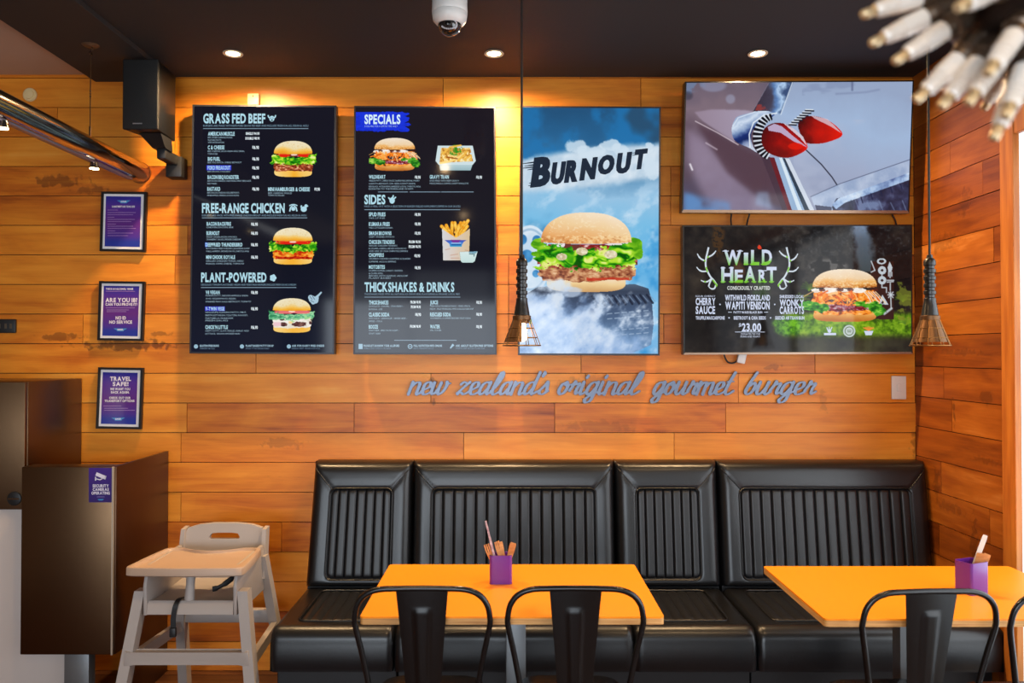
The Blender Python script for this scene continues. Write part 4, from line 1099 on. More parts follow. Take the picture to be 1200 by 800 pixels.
    if kind == 'wild':
        for cx, cy, rx, ry in ((.05, .70, .13, .09), (.20, .74, .11, .09), (.86, .70, .12, .10), (.93, .80, .09, .09), (.70, .66, .08, .05)):
            m = (((U-cx)/rx)**2+((V-cy)/ry)**2+(n2-.5)*1.8 < 1).astype(float)
            cv.put(m, cv.ramp(n2*.7+n1*.3, [(.3, (14, 88, 20)), (.5, (70, 160, 36)), (.7, (170, 214, 84))]))
    else:
        U2 = U+.10*(fbm(U, V, .09, seed+81, 2)-.5); V2 = V+.10*(fbm(U, V, .09, seed+83, 2)-.5)
        rg = np.abs(2*fbm(U2, V2*1.3, .13, seed+85, 3)-1); rg2 = fbm(U2*1.2, V2, .16, seed+87, 2)
        c0 = l0+.10*np.sin(np.clip(U, 0, 1)*PI)+(n2-.5)*.16; c1 = l1-.02*np.sin(U*9)+(n2-.5)*.16
        edge = (U > 0.015+.10*np.abs(n1-.5)*2*(1+np.abs(V-.5)*4)-.02) & (U < .99-.10*np.abs(n1-.5)*2*(1+np.abs(V-.5)*4)+.02)
        m = ((V > c0) & (V < c1) & edge).astype(float)
        if kind == 'vegan': col = cv.ramp(np.clip(n2*.8+.25*(U-.4), 0, 1), [(.2, (44, 130, 84)), (.4, (110, 190, 140)), (.6, (170, 222, 170)), (.8, (130, 214, 40))])
        else: col = cv.ramp(np.clip(rg*1.1+rg2*.55-.02, 0, 1), [(.18, (8, 84, 8)), (.36, (40, 150, 16)), (.55, (126, 202, 30)), (.75, (186, 228, 60)), (.95, (230, 242, 150))])
        cv.put(m, col)
        if kind == 'smoke':
            cv.put((rg > .42)*(rg2 > .5)*(m > 0), (232, 232, 140), .7); cv.put((rg < .05)*(m > 0), (24, 84, 14), .7)
            for cx, cy, rx, ry in ((.05, .40, .075, .10), (.035, .52, .08, .05), (.955, .40, .07, .10), (.97, .50, .06, .08)):
                mm = (((U-cx)/rx)**2+((V-cy)/ry)**2+(n1-.5)*2.4 < .9); cv.put(mm, cv.ramp(np.clip(rg*.8+rg2*.5, 0, 1), [(.2, (70, 150, 16)), (.5, (140, 204, 36)), (.8, (206, 232, 84))]))
            for cx, cy, r in ((.46, .49, .055), (.73, .53, .06), (.27, .56, .05)): cv.put(el(cx, cy, r, r*.9), cv.ramp(n4, [(.2, (190, 176, 130)), (.8, (240, 230, 204))]))
        # strips of tomato that stay in front
        if kind in ('beef', 'chicken', 'vegan'):
            for cx, rx in ((.30, .09), (.76, .07)) if kind == 'beef' else ((.36, .17), (.72, .14)):
                cv.put(el(cx, .425, rx, .026, 2.5), (220, 30, 14) if kind != 'vegan' else (232, 116, 116))
            cv.put(el(.5 if kind != 'beef' else .52, .385, .07, .022), (250, 230, 214), .9)
    # top bun
    bt = .37 if kind != 'smoke' else .40; hw = .41 if kind != 'smoke' else .425
    if kind == 'wild': bt, hw = .36, .41
    dome = ((np.abs((U-.5)/hw)**2.4+np.abs((V-bt*.94)/(bt*.95))**2.2 < 1) & (V < bt*.94+.02*(1-((U-.5)/hw)**2)+.012*(n2-.5))).astype(float)
    g = np.clip(V/bt, 0, 1)
    if kind in ('beef', 'chicken', 'vegan'):
        col = cv.ramp(np.clip(g+.35*(n3-.5)-.10*np.abs(U-.5), 0, 1), [(0, (238, 226, 196)), (.45, (236, 220, 176)), (.68, (244, 194, 92)), (.85, (240, 168, 44)), (1, (226, 140, 40))])
    elif kind == 'wild':
        col = cv.ramp(np.clip(g+.4*(n3-.5), 0, 1), [(0, (240, 224, 204)), (.5, (238, 208, 168)), (.72, (238, 176, 98)), (.9, (216, 140, 60)), (1, (170, 92, 34))])
    else:
        col = cv.ramp(np.clip(g*.75+.55*(.62-U)*1.0+.25*(n3-.5), 0, 1), [(0, (244, 224, 196)), (.4, (240, 206, 156)), (.7, (232, 170, 106)), (1, (206, 132, 70))])
    cv.put(dome, col)
    sd = ((n4 > .70) & (dome > 0)).astype(float); cv.put(sd, (252, 238, 206) if kind in ('smoke', 'wild') else (214, 160, 70), .38 if kind in ('smoke', 'wild') else .30)
    if kind in ('smoke', 'wild'):
        m = (dome > 0)*(g > .72)*(n4 > .55); cv.put(m, (252, 226, 170), .4); cv.put((dome > 0)*(g > .75)*(n4 < .33), (160, 92, 40), .3)
    return cv

# ---- menu pages
def items(t, rows, xs=0):
    for r in rows:
        name, x0, x1, y0, y1 = r[:5]; t.put(name, x0, y0, x1, y1-.4, CY_)
        for dsc, a, b, yy in r[5:]: t.put(dsc, a, yy, b, yy+1.75, TX2, 0)
GRP = 'portrait screens in a row on the plank wall'
def menu_bg(cv, kind):
    n = fbm(cv.X, cv.Y, 40, 5, 3); X, Y = cv.X, cv.Y
    base = cv.ramp(np.clip((Y-122)/292, 0, 1), [(0, (23, 22, 34)), (.5, (19, 20, 31)), (1, (19, 24, 42))] if kind == 1 else [(0, (30, 25, 33)), (.5, (23, 21, 30)), (1, (22, 26, 42))])
    cv.img = base; return cv

r1, pl1, in1 = screen('menu_screen', 'portrait menu screen listing beef, chicken and plant burgers', 'screen', ((225.5, 122.5), (394, 123.5), (391.5, 415), (222, 414)), 3.80, 3.815, .045, GRP, (2.0, 2.0), M_BEZEL)
d1 = picture('display', shear_fit(menu_bg(quad_cv(in1, .5, (20, 20, 32)), 1), in1), pl1, .0004, M_SCREEN, r1)
t = Txt(pl1, .0012)
t.put('GRASS FED BEEF', 238.2, 133.6, 310.9, 144, CY_); t.put('FREE-RANGE CHICKEN', 236.7, 238.6, 333.6, 249, CY_); t.put('PLANT-POWERED', 235.7, 319.8, 312.2, 330, CY_)
t.put('BURGERS ARE MADE WITH 100% PURE GRASS FED BEEF AND INCLUDE FRESH SALAD, RELISH & AIOLI', 238.2, 146.1, 361.3, 148.3, (120, 150, 170), 0)
t.put('BURGERS ARE MADE WITH FREE RANGE CHICKEN BREAST AND INCLUDE FRESH SALAD, RELISH & AIOLI', 236.7, 251.2, 359, 253.3, (120, 150, 170), 0)
t.put('DELICIOUSLY DRIVEN PLANT BASED VEGAN AND VEGETARIAN BURGERS INCLUDE FRESH SALAD & RELISH', 235.7, 332.4, 347, 334.5, (120, 150, 170), 0)
for x0, x1, y in ((238, 361.3, 150.6), (236.6, 360, 255.2), (235.5, 347.3, 336.8)): t.line([(x0, y), (x1, y)], .8, (126, 150, 168))
t.rect(242.0, 193.6, 271, 199.4, (52, 56, 210)); t.rect(240.3, 284, 243.2, 289.2, (52, 90, 220)); t.rect(240.2, 359, 263.5, 364.2, (50, 40, 200))
items(t, [('AMERICAN MUSCLE', 243.8, 275, 154.6, 159.2, ('BEEF, DOUBLE CHEDDAR, PICKLES,', 243.6, 272.5, 160.2), ('MUSTARD MAYO,', 243.6, 259.5, 163.3), ('WITH EXTRA BACON', 243.6, 262.5, 166)),
          ('C & CHEESE', 243.6, 263, 170.6, 175.2, ('BEEF, CHEDDAR, SALAD, RELISH, AIOLI, ONION,', 243.4, 286.5, 176.2), ('TOMATOES', 243.4, 255, 179.4)),
          ('BIG FUEL', 243.5, 258, 184.2, 188.6, ('BEEF, EGG, BACON, CHEESE, BEETROOT', 243.3, 283, 189.4)),
          ('FORD FREAKOUT', 243.3, 270, 194.4, 199, ('BEEF, BACON, AVOCADO', 243.2, 269.6, 200)),
          ('BACON BBQ ROADSTER', 243.2, 280, 205.4, 210, ('BEEF, BACON, CHEDDAR, ONION RINGS, SMOKY BBQ SAUCE,', 243.1, 294.4, 211), ('RED ONION', 243.1, 254, 214.2)),
          ('BASTARD', 243, 258, 219.2, 223.8, ('BEEF, BACON, CHEDDAR, EGG, BEETROOT,', 242.9, 280.5, 224.8), ('PINEAPPLE, FRESH AVOCADO', 242.9, 280, 228)),
          ('MINI HAMBURGER & CHEESE', 314.2, 363, 219.6, 224.2, ('BEEF, CHEDDAR, PICKLES', 314.2, 342, 225.4), ('TOMATO RELISH', 314.2, 333, 228)),
          ('BACON BACKFIRE', 242.2, 270.7, 260.2, 264.6, ('CHICKEN, BACON, BRIE', 242, 273.5, 265.4)),
          ('BURNOUT', 242, 257.2, 271, 275.6, ('GRILLED CHICKEN, BACON, AVOCADO,', 241.8, 278, 276.6), ('CRANBERRY SAUCE, SMOKED CHEDDAR', 241.8, 282.5, 279.6)),
          ('DEEPFRIED THUNDERBIRD', 240.8, 284, 284.6, 289, ('BUTTERMILK FRIED CHICKEN, JALAPENO SLAW', 241.5, 292.5, 290.1), ('CHILLI, ALFREDO, SMOKED MAYO, CHIPOTLE AIOLI', 241.5, 291.7, 293.4)),
          ('MINI CHOOK ROYALE', 241.5, 275.5, 299.2, 303.6, ('GRILLED CHICKEN THIGH, AIOLI', 241.4, 285, 304.8), ('PICKLES, SWISS CHEESE, TOMATO', 241.4, 286, 308)),
          ('V8 VEGAN', 241, 257.5, 340.6, 344.8, ('PUMPKIN PATTY, SHROOM, HUMMUS & ONION', 241, 290.5, 345.4), ('AVO, VEGAN MAYO, RELISH,', 241, 276.5, 348.9), ('SMASHED PEAS, KALE, BEETROOT, TOMATO', 241, 294, 352.4)),
          ('V-TWIN VEGE', 240.8, 263, 359.7, 364, ('HALLOUMI, KUMARA PATTY, MINT,', 240.8, 288.8, 364.9), ('BEETROOT RELISH, TZATZIKI, ROCKET,', 240.8, 290.5, 368.4), ('PORTOBELLO, MUSHROOM', 240.8, 273, 371.9), ('FRESH SALAD', 240.8, 267, 374.6)),
          ("CHICK'N LITTLE", 240.6, 267, 381.2, 385.6, ('CRISPY PATTY, SLAW, PICKLES, GARLIC AIOLI', 240.6, 291.5, 386.6), ('LETTUCE, VEGAN SMOKED BUN', 240.6, 281, 390))])
for y in (171, 184.5, 195, 206, 219.8, 261, 271.6, 285, 299.6, 341, 360, 381.8): t.put('$16.90', 294.2+1.4*(y < 230), y, 302+1.4*(y < 230), y+3.4, WH)
t.put('SINGLE $14.90', 288, 155, 304, 157.8, WH); t.put('DOUBLE $18.90', 287.6, 160.6, 304, 163.4, WH); t.put('$9.90', 368.4, 220, 374.8, 223.4, WH)
for x, a, b, s_ in ((229.6, 234, 256.5, 'GLUTEN FREE BUNS'), (283.5, 288, 320.5, 'PLANT BASED PATTY SWAP'), (338.5, 342, 380, 'ASK FOR DAIRY FREE CHEESE')):
    t.disc(x, 405.8, 2.5, (150, 184, 204), 10); t.put(s_, a, 403.9, b, 406.1, (160, 190, 208)); t.put(s_[::-1], a, 407.4, b-5, 409, (110, 134, 156), 0)
def bull(t, cx, cy, s, col):
    t.disc(cx, cy, 2.9*s, col, 14, 3.2*s); t.line([(cx-4.2*s, cy-4*s), (cx-3.6*s, cy-1.5*s), (cx-2*s, cy-1.2*s)], 1.5*s, col); t.line([(cx+4.2*s, cy-4*s), (cx+3.6*s, cy-1.5*s), (cx+2*s, cy-1.2*s)], 1.5*s, col)
    t2 = t.off; t.off += .0004; t.disc(cx-1.2*s, cy-.6*s, .6*s, (24, 30, 44), 8); t.disc(cx+1.2*s, cy-.6*s, .6*s, (24, 30, 44), 8); t.disc(cx, cy+1.7*s, 1.3*s, (24, 30, 44), 10, .8*s); t.off = t2
bull(t, 318.6, 139, 1.05, CY_)
# hen and leaf marks
t.line([(339.5, 247.6), (340.5, 243.2), (343.6, 240), (347, 243.2), (348, 247.6)], 1.6, CY_); t.disc(343.7, 244.6, 2.4, CY_); t.line([(339, 241), (342, 239.6), (345.5, 239.6), (348.5, 241)], 1.2, CY_)
t.disc(356, 245, 3.6, CY_, 14, 3.2); t.disc(358.6, 241.2, 1.9, CY_); t.line([(352.5, 243), (353.5, 240.5)], 1.5, CY_); t.line([(359, 240.5), (361, 241.8)], 1.2, CY_)
for k in range(5): t.disc(320+2.1*math.cos(k*1.256), 325.5+2.3*math.sin(k*1.256), 2.0, CY_, 10)
# pointing hand mark by the third burger
HC = (166, 196, 214)
for cx, cy, r in ((366, 350.5, 4.2), (369.4, 351.8, 3.8), (364, 348.4, 3.0), (367, 354, 2.6), (371, 349.2, 2.6)): t.disc(cx, cy, r, HC)
t.line([(370, 349), (374, 345.2), (376.8, 342)], [3.2, 2.2, 1.6], HC); t.off += .0004
for a in ((363, 347, 366, 351), (366, 346.8, 369, 351), (364, 352, 368, 354)): t.line([(a[0], a[1]), (a[2], a[3])], .6, (44, 60, 84))
t.off -= .0004
t.build('lettering', M_SCREEN, d1)
for kd, bx, sd in (('beef', (316, 165.3, 371, 207), 1), ('chicken', (315, 267, 371.3, 309.6), 2), ('vegan', (315, 349.6, 369, 389.4), 3)):
    picture('burger_picture', burger(kd, *bx, 3.2, sd*7), pl1, .001, M_SCREEN, d1, cut=True)

r2, pl2, in2 = screen('menu_screen', 'portrait menu screen listing specials, sides, thickshakes and drinks', 'screen', ((415, 124), (580.5, 125), (582, 415.5), (414, 415)), 3.80, 3.812, .045, GRP, (1.8, 2.0), M_BEZEL)
d2 = picture('display', shear_fit(menu_bg(quad_cv(in2, .5, (24, 22, 32)), 2), in2), pl2, .0004, M_SCREEN, r2)
cv = Cv(417, 129, 487, 156, 2); n = fbm(cv.X, cv.Y*2.5, 5, 31, 4)
m = ((cv.X < 483-9*n+2*np.sin(cv.Y)) & (cv.Y > 131.2+2*(n-.5)*sstep(430, 484, cv.X)*3) & (cv.Y < 153.0+1.5*(n-.5)*4+1.2*sstep(440, 480, cv.X))).astype(float)
cv.put(m, (26, 52, 216)); cv.put(m*(n > .62), (20, 40, 180), .5); picture('paint_swatch', cv, pl2, .0008, M_SCREEN, d2, cut=True)
t = Txt(pl2, .0014)
t.put('SPECIALS', 427.2, 134.7, 469.2, 144.8, (214, 238, 250)); t.put('AVAILABLE FOR A LIMITED TIME ONLY', 427, 146.8, 466, 148.9, (150, 176, 236), 0)
t.put('SIDES', 427, 228.7, 451.6, 238.8, CY_); t.put('THICKSHAKES & DRINKS', 427.2, 331.2, 532.4, 341.4, CY_)
t.put('MAKE A MEAL OF IT WITH A SELECTION OF BURGER FUELLED SUPPLEMENTS DIPPED IN OUR SAUCES', 427, 240.6, 539.5, 242.8, (120, 148, 168), 0)
t.put('THICKSHAKES MADE WITH ALL NATURAL ICE CREAM, REAL FLAVOURINGS & ORGANIC LOCAL MILK', 427, 343.4, 539, 345.5, (120, 148, 168), 0)
for x0, x1, y in ((427, 539.2, 245.6), (427, 539.5, 348), (443, 478, 224.8), (480, 516, 224.8), (517, 555, 224.8), (462, 535, 398.6)): t.line([(x0, y), (x1, y)], .8, (126, 150, 168))
items(t, [('WILDHEART', 432.3, 451.7, 205.2, 209.6, ('VENISON PATTY, CHERRY SAUCE, TRUFFLE MASCARPONE, WONKY', 432.2, 492, 210.8), ('CARROTS, BEETROOT, CHIA SEEDS, ROCKET GREENS,', 432.2, 487, 214.2), ('RED BLACK ARTISAN BUN, SHREDDED LOCAL CARROTS, AIOLI,', 432.2, 493, 217.6), ('DONATES TO THE FIORDLAND WAPITI', 432.2, 484, 220.4)),
          ('GRAVY TRAIN', 503.6, 526, 205.2, 209.6, ('SPUD FRIES WITH BEEF GRAVY', 503.6, 538, 210.8), ('MOZZARELLA, CHIVES, CRISPY SHALLOTS', 503.6, 549, 214)),
          ('SPUD FRIES', 432.2, 451.7, 249, 253.6, ('THICK CUT SPUDS', 432.2, 451, 254.6)),
          ('KUMARA FRIES', 432.2, 456.7, 260.4, 265, ('THICK CUT GOLDEN KUMARA', 432.2, 460.3, 266)),
          ('SMASH BROWNS', 432.2, 458.7, 271.2, 275.6, ('CRISPY SMASHED POTATO', 432.2, 462, 276.6)),
          ('CHICKEN TENDERS', 432.2, 462.4, 281.4, 286, ('GRILLED CHICKEN TENDERS', 432.2, 465.5, 286.9), ('IN CRUMBS, ICEBERG, SERVED WITH MAYO', 432.2, 476, 290.2), ('AND ONE OF OUR CHIPOTLE DIPPERS', 432.2, 478, 293.3)),
          ('CHOPPERS', 432.2, 449.8, 296.7, 301.2, ('CRUMBED CHICKEN CHOPPERS & SHARED', 432.2, 481, 302.2), ('SUPREME AIOLI & DIPPING', 432.2, 464, 305.6)),
          ('MOTOBITES', 432.2, 451, 310.7, 315.2, ('CRUMBED PUMPKIN, CARROT, CHICKPEA', 432.2, 472, 316.2), ('& CUMIN BITES', 432.2, 448.6, 319.4), ('SERVED WITH GARLIC AIOLI DIP', 432.2, 478, 322.2), ('PLANT BASED', 432.2, 458, 324.8)),
          ('THICKSHAKES', 432.2, 455.2, 352.2, 356.8, ('CHOCOLATE - CARAMEL - STRAWBERRY -', 432.2, 473, 357.8), ('BANANA - LIME', 432.2, 448, 361.4)),
          ('CLASSIC SODA', 432.2, 456.3, 366.4, 371, ('KIWI COLA - LEMONADE - GINGER BEER -', 432.2, 477, 372), ('SPICED - COLA', 432.2, 448, 375.4)),
          ('BOOZE', 432.2, 443, 380.8, 385.2, ('CRAFT BEER - BEER ON DRAUGHT -', 432.2, 467.6, 386.2), ('CRAFT CIDER', 432.2, 446, 389.8)),
          ('JUICE', 504, 513.3, 352.2, 356.6, ('FRESH APPLE ORANGE & MANGO - MIXED APPLE &', 504, 551, 357.6), ('FEIJOA - FRUIT SPARKLING APPLE & BLACKCURRANT', 504, 555, 361)),
          ('RESCUED SODA', 504, 528.3, 366.3, 370.8, ('WONDERFUL & SUPERB RESCUED FRUIT SODA', 504, 551.6, 371.8)),
          ('WATER', 504, 515.6, 380.6, 385, ('STILL WATER', 504, 517, 386))])
for x, y in ((486, 206), (558, 206), (486, 249.6), (486, 260.8), (486, 271.6), (485.5, 298), (486, 312), (486.5, 366.8), (558, 352.6), (558, 366.6), (558, 381)): t.put('$8.90', x, y, x+6.8, y+3.3, WH)
for x, y in ((479, 281.8), (479, 287.4), (481, 352.4), (481.6, 358), (480.5, 380.8)): t.put('FROM $8.90', x, y, 493, y+3, WH)
for x, a, b, s_ in ((422.7, 426.2, 468, 'PLEASE LET US KNOW YOUR ALLERGIES'), (480.6, 484.8, 518, 'FULL NUTRITION INFO ONLINE'), (529.6, 534, 578, 'ASK ABOUT GLUTEN FREE OPTIONS')):
    t.put(s_, a, 403.8, b, 406.1, (160, 190, 208)); t.put(s_[::-1], a, 407.2, b-10, 408.9, (110, 134, 156), 0)
t.poly([(420.2, 402.8), (425, 402.8), (425, 408.8), (420.2, 408.8)], (150, 184, 204)); t.ring(480.6, 405.8, 2.4, .9, (150, 184, 204), 12); t.line([(479.2, 405.8), (482, 405.8)], .8, (150, 184, 204)); t.line([(527.6, 408), (531.4, 403.4)], [1.2, 3.0], (150, 184, 204))
t.disc(459.5, 234.8, 3.2, CY_, 12, 3.8); t.line([(455.2, 231.2), (457.2, 234)], 1.5, CY_); t.line([(460, 231.5), (461.2, 228.6)], 1.6, CY_); t.line([(462, 232.6), (464, 230.6)], 1.5, CY_)
t.build('lettering', M_SCREEN, d2)
picture('burger_picture', burger('wild', 433.5, 161.8, 491.5, 199.8, 3.2, 44), pl2, .001, M_SCREEN, d2, cut=True)
# loaded fries in a pale tray
cv = Cv(509, 168, 560, 201, 3.2); n2 = fbm(cv.X, cv.Y, 2.2, 71, 3); n1 = fbm(cv.X, cv.Y, 6, 72, 2)
cv.put(cv.poly([(513.5, 187), (516, 199.6), (551.5, 199.6), (555.5, 187)]), cv.ramp((cv.Y-187)/13, [(0, (206, 226, 228)), (1, (150, 182, 190))]))
cv.put(cv.poly([(513, 170.8), (554, 170.8), (557.6, 188.5), (554, 193), (514, 193), (510.4, 188.5)]), (206, 224, 228))
cv.put(cv.poly([(517, 173), (551, 173), (554.5, 189), (515, 190.5)])*(n1 > .2), cv.ramp(n2, [(.2, (176, 104, 30)), (.45, (230, 176, 74)), (.65, (248, 220, 146)), (.85, (252, 242, 206))]))
cv.put(((cv.X-534)**2/90+(cv.Y-176)**2/40 < 1)*(n2 > .52), (84, 150, 34)); cv.put(cv.ell(534, 176, 3.4, 3.0)*(n2 > .4), (56, 140, 30))
cv.put(cv.stroke([(516, 191), (528, 189), (542, 182)], 2.4), (250, 214, 130)); cv.put(cv.stroke([(524, 184), (536, 186)], 1.2), (150, 70, 16))
for a, b in (((527, 172.5), (540, 170.2)), ((519, 180), (526, 174)), ((545, 186), (552, 182)), ((537, 188), (547, 178))): cv.put(cv.stroke([a, b], 2.0), (240, 186, 76))
picture('fries_tray_picture', cv, pl2, .001, M_SCREEN, d2, cut=True)
cv = Cv(515, 256, 561, 309.5, 3.2); n2 = fbm(cv.X, cv.Y, 3, 81, 3)
for i, (a, b) in enumerate((((517.5, 265), (530, 276)), ((523, 264), (532, 284)), ((530, 261), (529, 280)), ((533, 261), (537, 280)), ((540, 261), (535, 278)), ((548.5, 258.5), (538, 275)), ((547.6, 265), (541, 274)), ((526, 270), (534, 282)), ((544, 260.5), (534, 272)), ((538, 264), (534, 280)), ((520, 267.5), (528, 276)))):
    cv.put(cv.stroke([a, b], 4.2), (206, 128, 24)); cv.put(cv.stroke([a, b], 3.2), cv.ramp(n2, [(.3, (240, 160, 24)), (.7, (252, 206, 90))]))
body = cv.poly([(518, 268), (526, 273.5), (534.5, 278.6), (543, 273.2), (550.6, 267.5), (549.6, 305), (519.4, 305)])
cv.put(body, cv.ramp((cv.X-518)/33, [(0, (214, 214, 216)), (.45, (216, 202, 190)), (1, (216, 190, 150))]))
cv.put(body*cv.poly([(521, 281.2), (547, 281.2), (543.5, 283.2), (541.5, 286.5), (541, 289), (527.5, 289), (526.5, 285.5)]), cv.ramp((cv.Y-281)/8, [(0, (60, 66, 170)), (.4, (70, 120, 210)), (1, (56, 166, 206))]))
cv.put(cv.poly([(528, 281), (540, 281), (537.5, 284), (530.5, 284)]), (120, 50, 150)); cv.put(cv.stroke([(529.5, 286.7), (539.5, 286.7)], 1.5), (30, 80, 150), .8); cv.put(cv.stroke([(529, 284.8), (540, 284.8)], .8), (206, 226, 240), .9)
for a in ((522, 292.5, 527, 291.5), (545, 293, 549, 293.6), (528, 299, 536.5, 297.6), (528.5, 302.3, 538, 302.3)): cv.put(cv.stroke([a[:2], a[2:]], .9), (196, 150, 130), .8)
picture('fries_bag_picture', cv, pl2, .001, M_SCREEN, d2, cut=True)
cv = Cv(538, 293, 561, 309, 3.2)
cv.put(cv.poly([(538.6, 295), (559.6, 294.6), (556.4, 306), (554, 307.6), (542, 307.6), (540, 306)]), cv.ramp((cv.Y-295)/12, [(0, (214, 232, 232)), (1, (196, 222, 220))])); cv.put(cv.poly([(549, 294.8), (559.6, 294.4), (557.6, 297), (550, 296.6)]), (120, 164, 186)); cv.put(cv.stroke([(550, 297.4), (556, 297.8), (555.4, 300)], 1.0), (40, 84, 96), .8)
picture('sauce_cup_picture', cv, pl2, .0012, M_SCREEN, d2, cut=True)

# ---- poster screen with the smoking tyre
r3, pl3, in3 = screen('poster_screen', 'portrait screen showing a burger on a smoking tyre', 'screen', ((610, 124), (774.5, 125), (773, 416.5), (607, 416)), 3.80, 3.81, .045, GRP, (2.0, 2.2), M_BEZEL)
cv = shear_fit(quad_cv(in3, 2.0, (60, 130, 180)), in3); X, Y = cv.X, cv.Y
n1 = fbm(X, Y, 46, 91, 5); n2 = fbm(X+.4*Y, Y, 18, 92, 5); n3 = fbm(X, Y, 9, 93, 4); n4 = fbm(X, Y, 70, 94, 4)
v = np.clip((Y-125)/290, 0, 1)
cv.img = cv.ramp(np.clip(v+.12*(n1-.5), 0, 1), [(0, (36, 82, 122)), (.10, (40, 96, 142)), (.22, (58, 114, 158)), (.34, (150, 194, 226)), (.48, (120, 188, 228)), (.62, (96, 176, 226)), (.8, (126, 188, 230)), (1, (120, 180, 226))])
cv.put(sstep(.42, .62, n1)*(v < .25), (34, 116, 178), .75); cv.put(sstep(.50, .66, n4)*(v < .22), (44, 66, 88), .7)
cv.put(sstep(.45, .7, n2)*sstep(.2, .4, v), (196, 222, 242), .6); cv.put(sstep(.5, .7, n1)*sstep(.36, .5, v)*sstep(660, 760, X), (40, 138, 206), .75)
cv.put(sstep(.48, .62, n4)*sstep(.38, .45, v)*(1-sstep(640, 690, X))*(v < .55), (36, 112, 164), .6)
# white brushed band behind the title
bc = 203-.115*(X-610); tb = np.abs(Y-bc-3)/(24+5*(n3-.5)*4-4*np.abs((X-690)/80)**2)
cv.put(1-sstep(.72, 1.15, tb+(n3-.5)*.7), cv.ramp(n2, [(.3, (186, 208, 226)), (.7, (220, 232, 242))]), .95)
for cx, cy, rx, ry in ((675, 172, 13, 8), (692, 178, 16, 8), (716, 170, 12, 7), (728, 176, 10, 8), (760, 171, 6, 4), (764, 196, 10, 14)):
    m = ((X-cx)/rx)**2+((Y-cy)/ry)**2; cv.put(1-sstep(.5, 1.2, m+(n3-.5)*2.2), (206, 224, 238), .85)
# pale wheel at the side
wx, wy = 621, 304; d = np.hypot((X-wx)/25, (Y-wy)/41)
cv.put(1-sstep(.96, 1.0, d), cv.ramp(n2, [(.2, (196, 218, 236)), (.8, (228, 238, 248))]), .95); cv.put((1-sstep(.02, .05, np.abs(d-.86))), (130, 170, 204), .6)
for cx, cy, r in ((611.5, 280.5, 6.0), (629, 281, 5.2), (617.5, 300, 7.2), (608.5, 314, 4), (628, 320.5, 4.2), (612, 335, 4)): cv.put(cv.ell(cx, cy, r, r*1.05, .12), cv.ramp(n3, [(.2, (40, 110, 170)), (.8, (86, 160, 214))]))
# tyre
ty = cv.poly([(614, 346), (630, 336), (700, 333), (745, 333), (760, 338), (764, 352), (766, 380), (763, 404), (740, 414), (640, 414), (618, 400)])
tcol = cv.ramp(np.clip((Y-333)/70, 0, 1), [(0, (84, 100, 122)), (.12, (58, 68, 88)), (.4, (70, 88, 118)), (1, (106, 140, 180))])
cv.put(ty, tcol)
for i in range(9):
    x = 694+8*i; cv.put(cv.stroke([(x, 347-.2*i), (x+7, 358-.4*i)], 2.6), (34, 40, 58), .85); cv.put(cv.stroke([(x+3.5, 347.5-.2*i), (x+9.5, 356-.4*i)], 1.0), (130, 150, 178), .7)
for i, yy in enumerate((366, 372, 386, 392)):
    for k in range(6): cv.put(cv.stroke([(712+8.5*k, yy+1.6-.7*k), (717+8.5*k, yy+1.1-.7*k)], 1.1), (170, 190, 214), .7)
# smoke
sm = np.clip(1.15-((X-610)/150)*.95+(Y-360)/90*.55+(n2-.5)*1.5+(n3-.5)*.5, 0, 1)*sstep(332, 350, Y+6*(n2-.5))
cv.put(sstep(.35, .9, sm), cv.ramp(np.clip(n2*.7+n3*.4, 0, 1), [(.3, (120, 152, 200)), (.5, (172, 198, 232)), (.75, (222, 234, 248))]), .93)
for cx, cy, rx, ry in ((680, 384, 36, 16), (700, 402, 56, 14), (640, 378, 34, 30), (720, 408, 40, 10), (690, 366, 16, 10)):
    m = ((X-cx)/rx)**2+((Y-cy)/ry)**2; cv.put(1-sstep(.2, 1.3, m+(n3-.5)*1.8), cv.ramp(n2, [(.3, (150, 182, 226)), (.7, (206, 222, 244))]), .62)
cv.put(cv.stroke([(678, 346), (690, 356), (700, 352), (694, 362)], 7, 5)*sstep(.4, .6, n3), (86, 110, 150), .6)
burger('smoke', 624.5, 249.2, 749.5, 341.5, cv=cv, seed=121)
cv.put((1-sstep(.3, 1.2, ((X-648)/22)**2+((Y-335)/9)**2+(n3-.5)*1.4)), (214, 228, 244), .85); cv.put((1-sstep(.3, 1.2, ((X-670)/14)**2+((Y-342)/6)**2+(n3-.5)*1.4)), (196, 214, 238), .7)
d3 = picture('display', cv, pl3, .0004, M_SCREEN, r3)
t = Txt(pl3, .0012); DK = (34, 44, 60)
for ch, x0, y0, x1, y1 in (('B', 622, 187.5, 642.5, 217.5), ('U', 645, 192.5, 659, 214.8), ('R', 661.5, 190.2, 675.5, 212.6), ('N', 679.5, 187.8, 696, 210), ('O', 700, 184.4, 717.5, 203.6), ('U', 721.5, 181.4, 736.5, 202.2), ('T', 742, 177.2, 755, 197.4)):
    t.put(ch, x0-.6, y0, x1, y1, DK, 2, .14, .11); t.put(ch, x0+.8, y0, x1+1.4, y1, DK, 2, .14, .11)
for y, a in ((190.8, 612), (193.6, 614.5), (196.2, 611), (198, 618)): t.line([(a, y+1), (630, y-1.2)], [.6, 2.2], DK)
for y, a in ((213.5, 620), (216.6, 619)): t.line([(a, y+1), (634, y-.4)], [.6, 2.0], DK)
for y in (179.5, 182): t.line([(741, y), (752, y-2)], [.6, 1.8], DK)
t.build('lettering', M_SCREEN, d3)

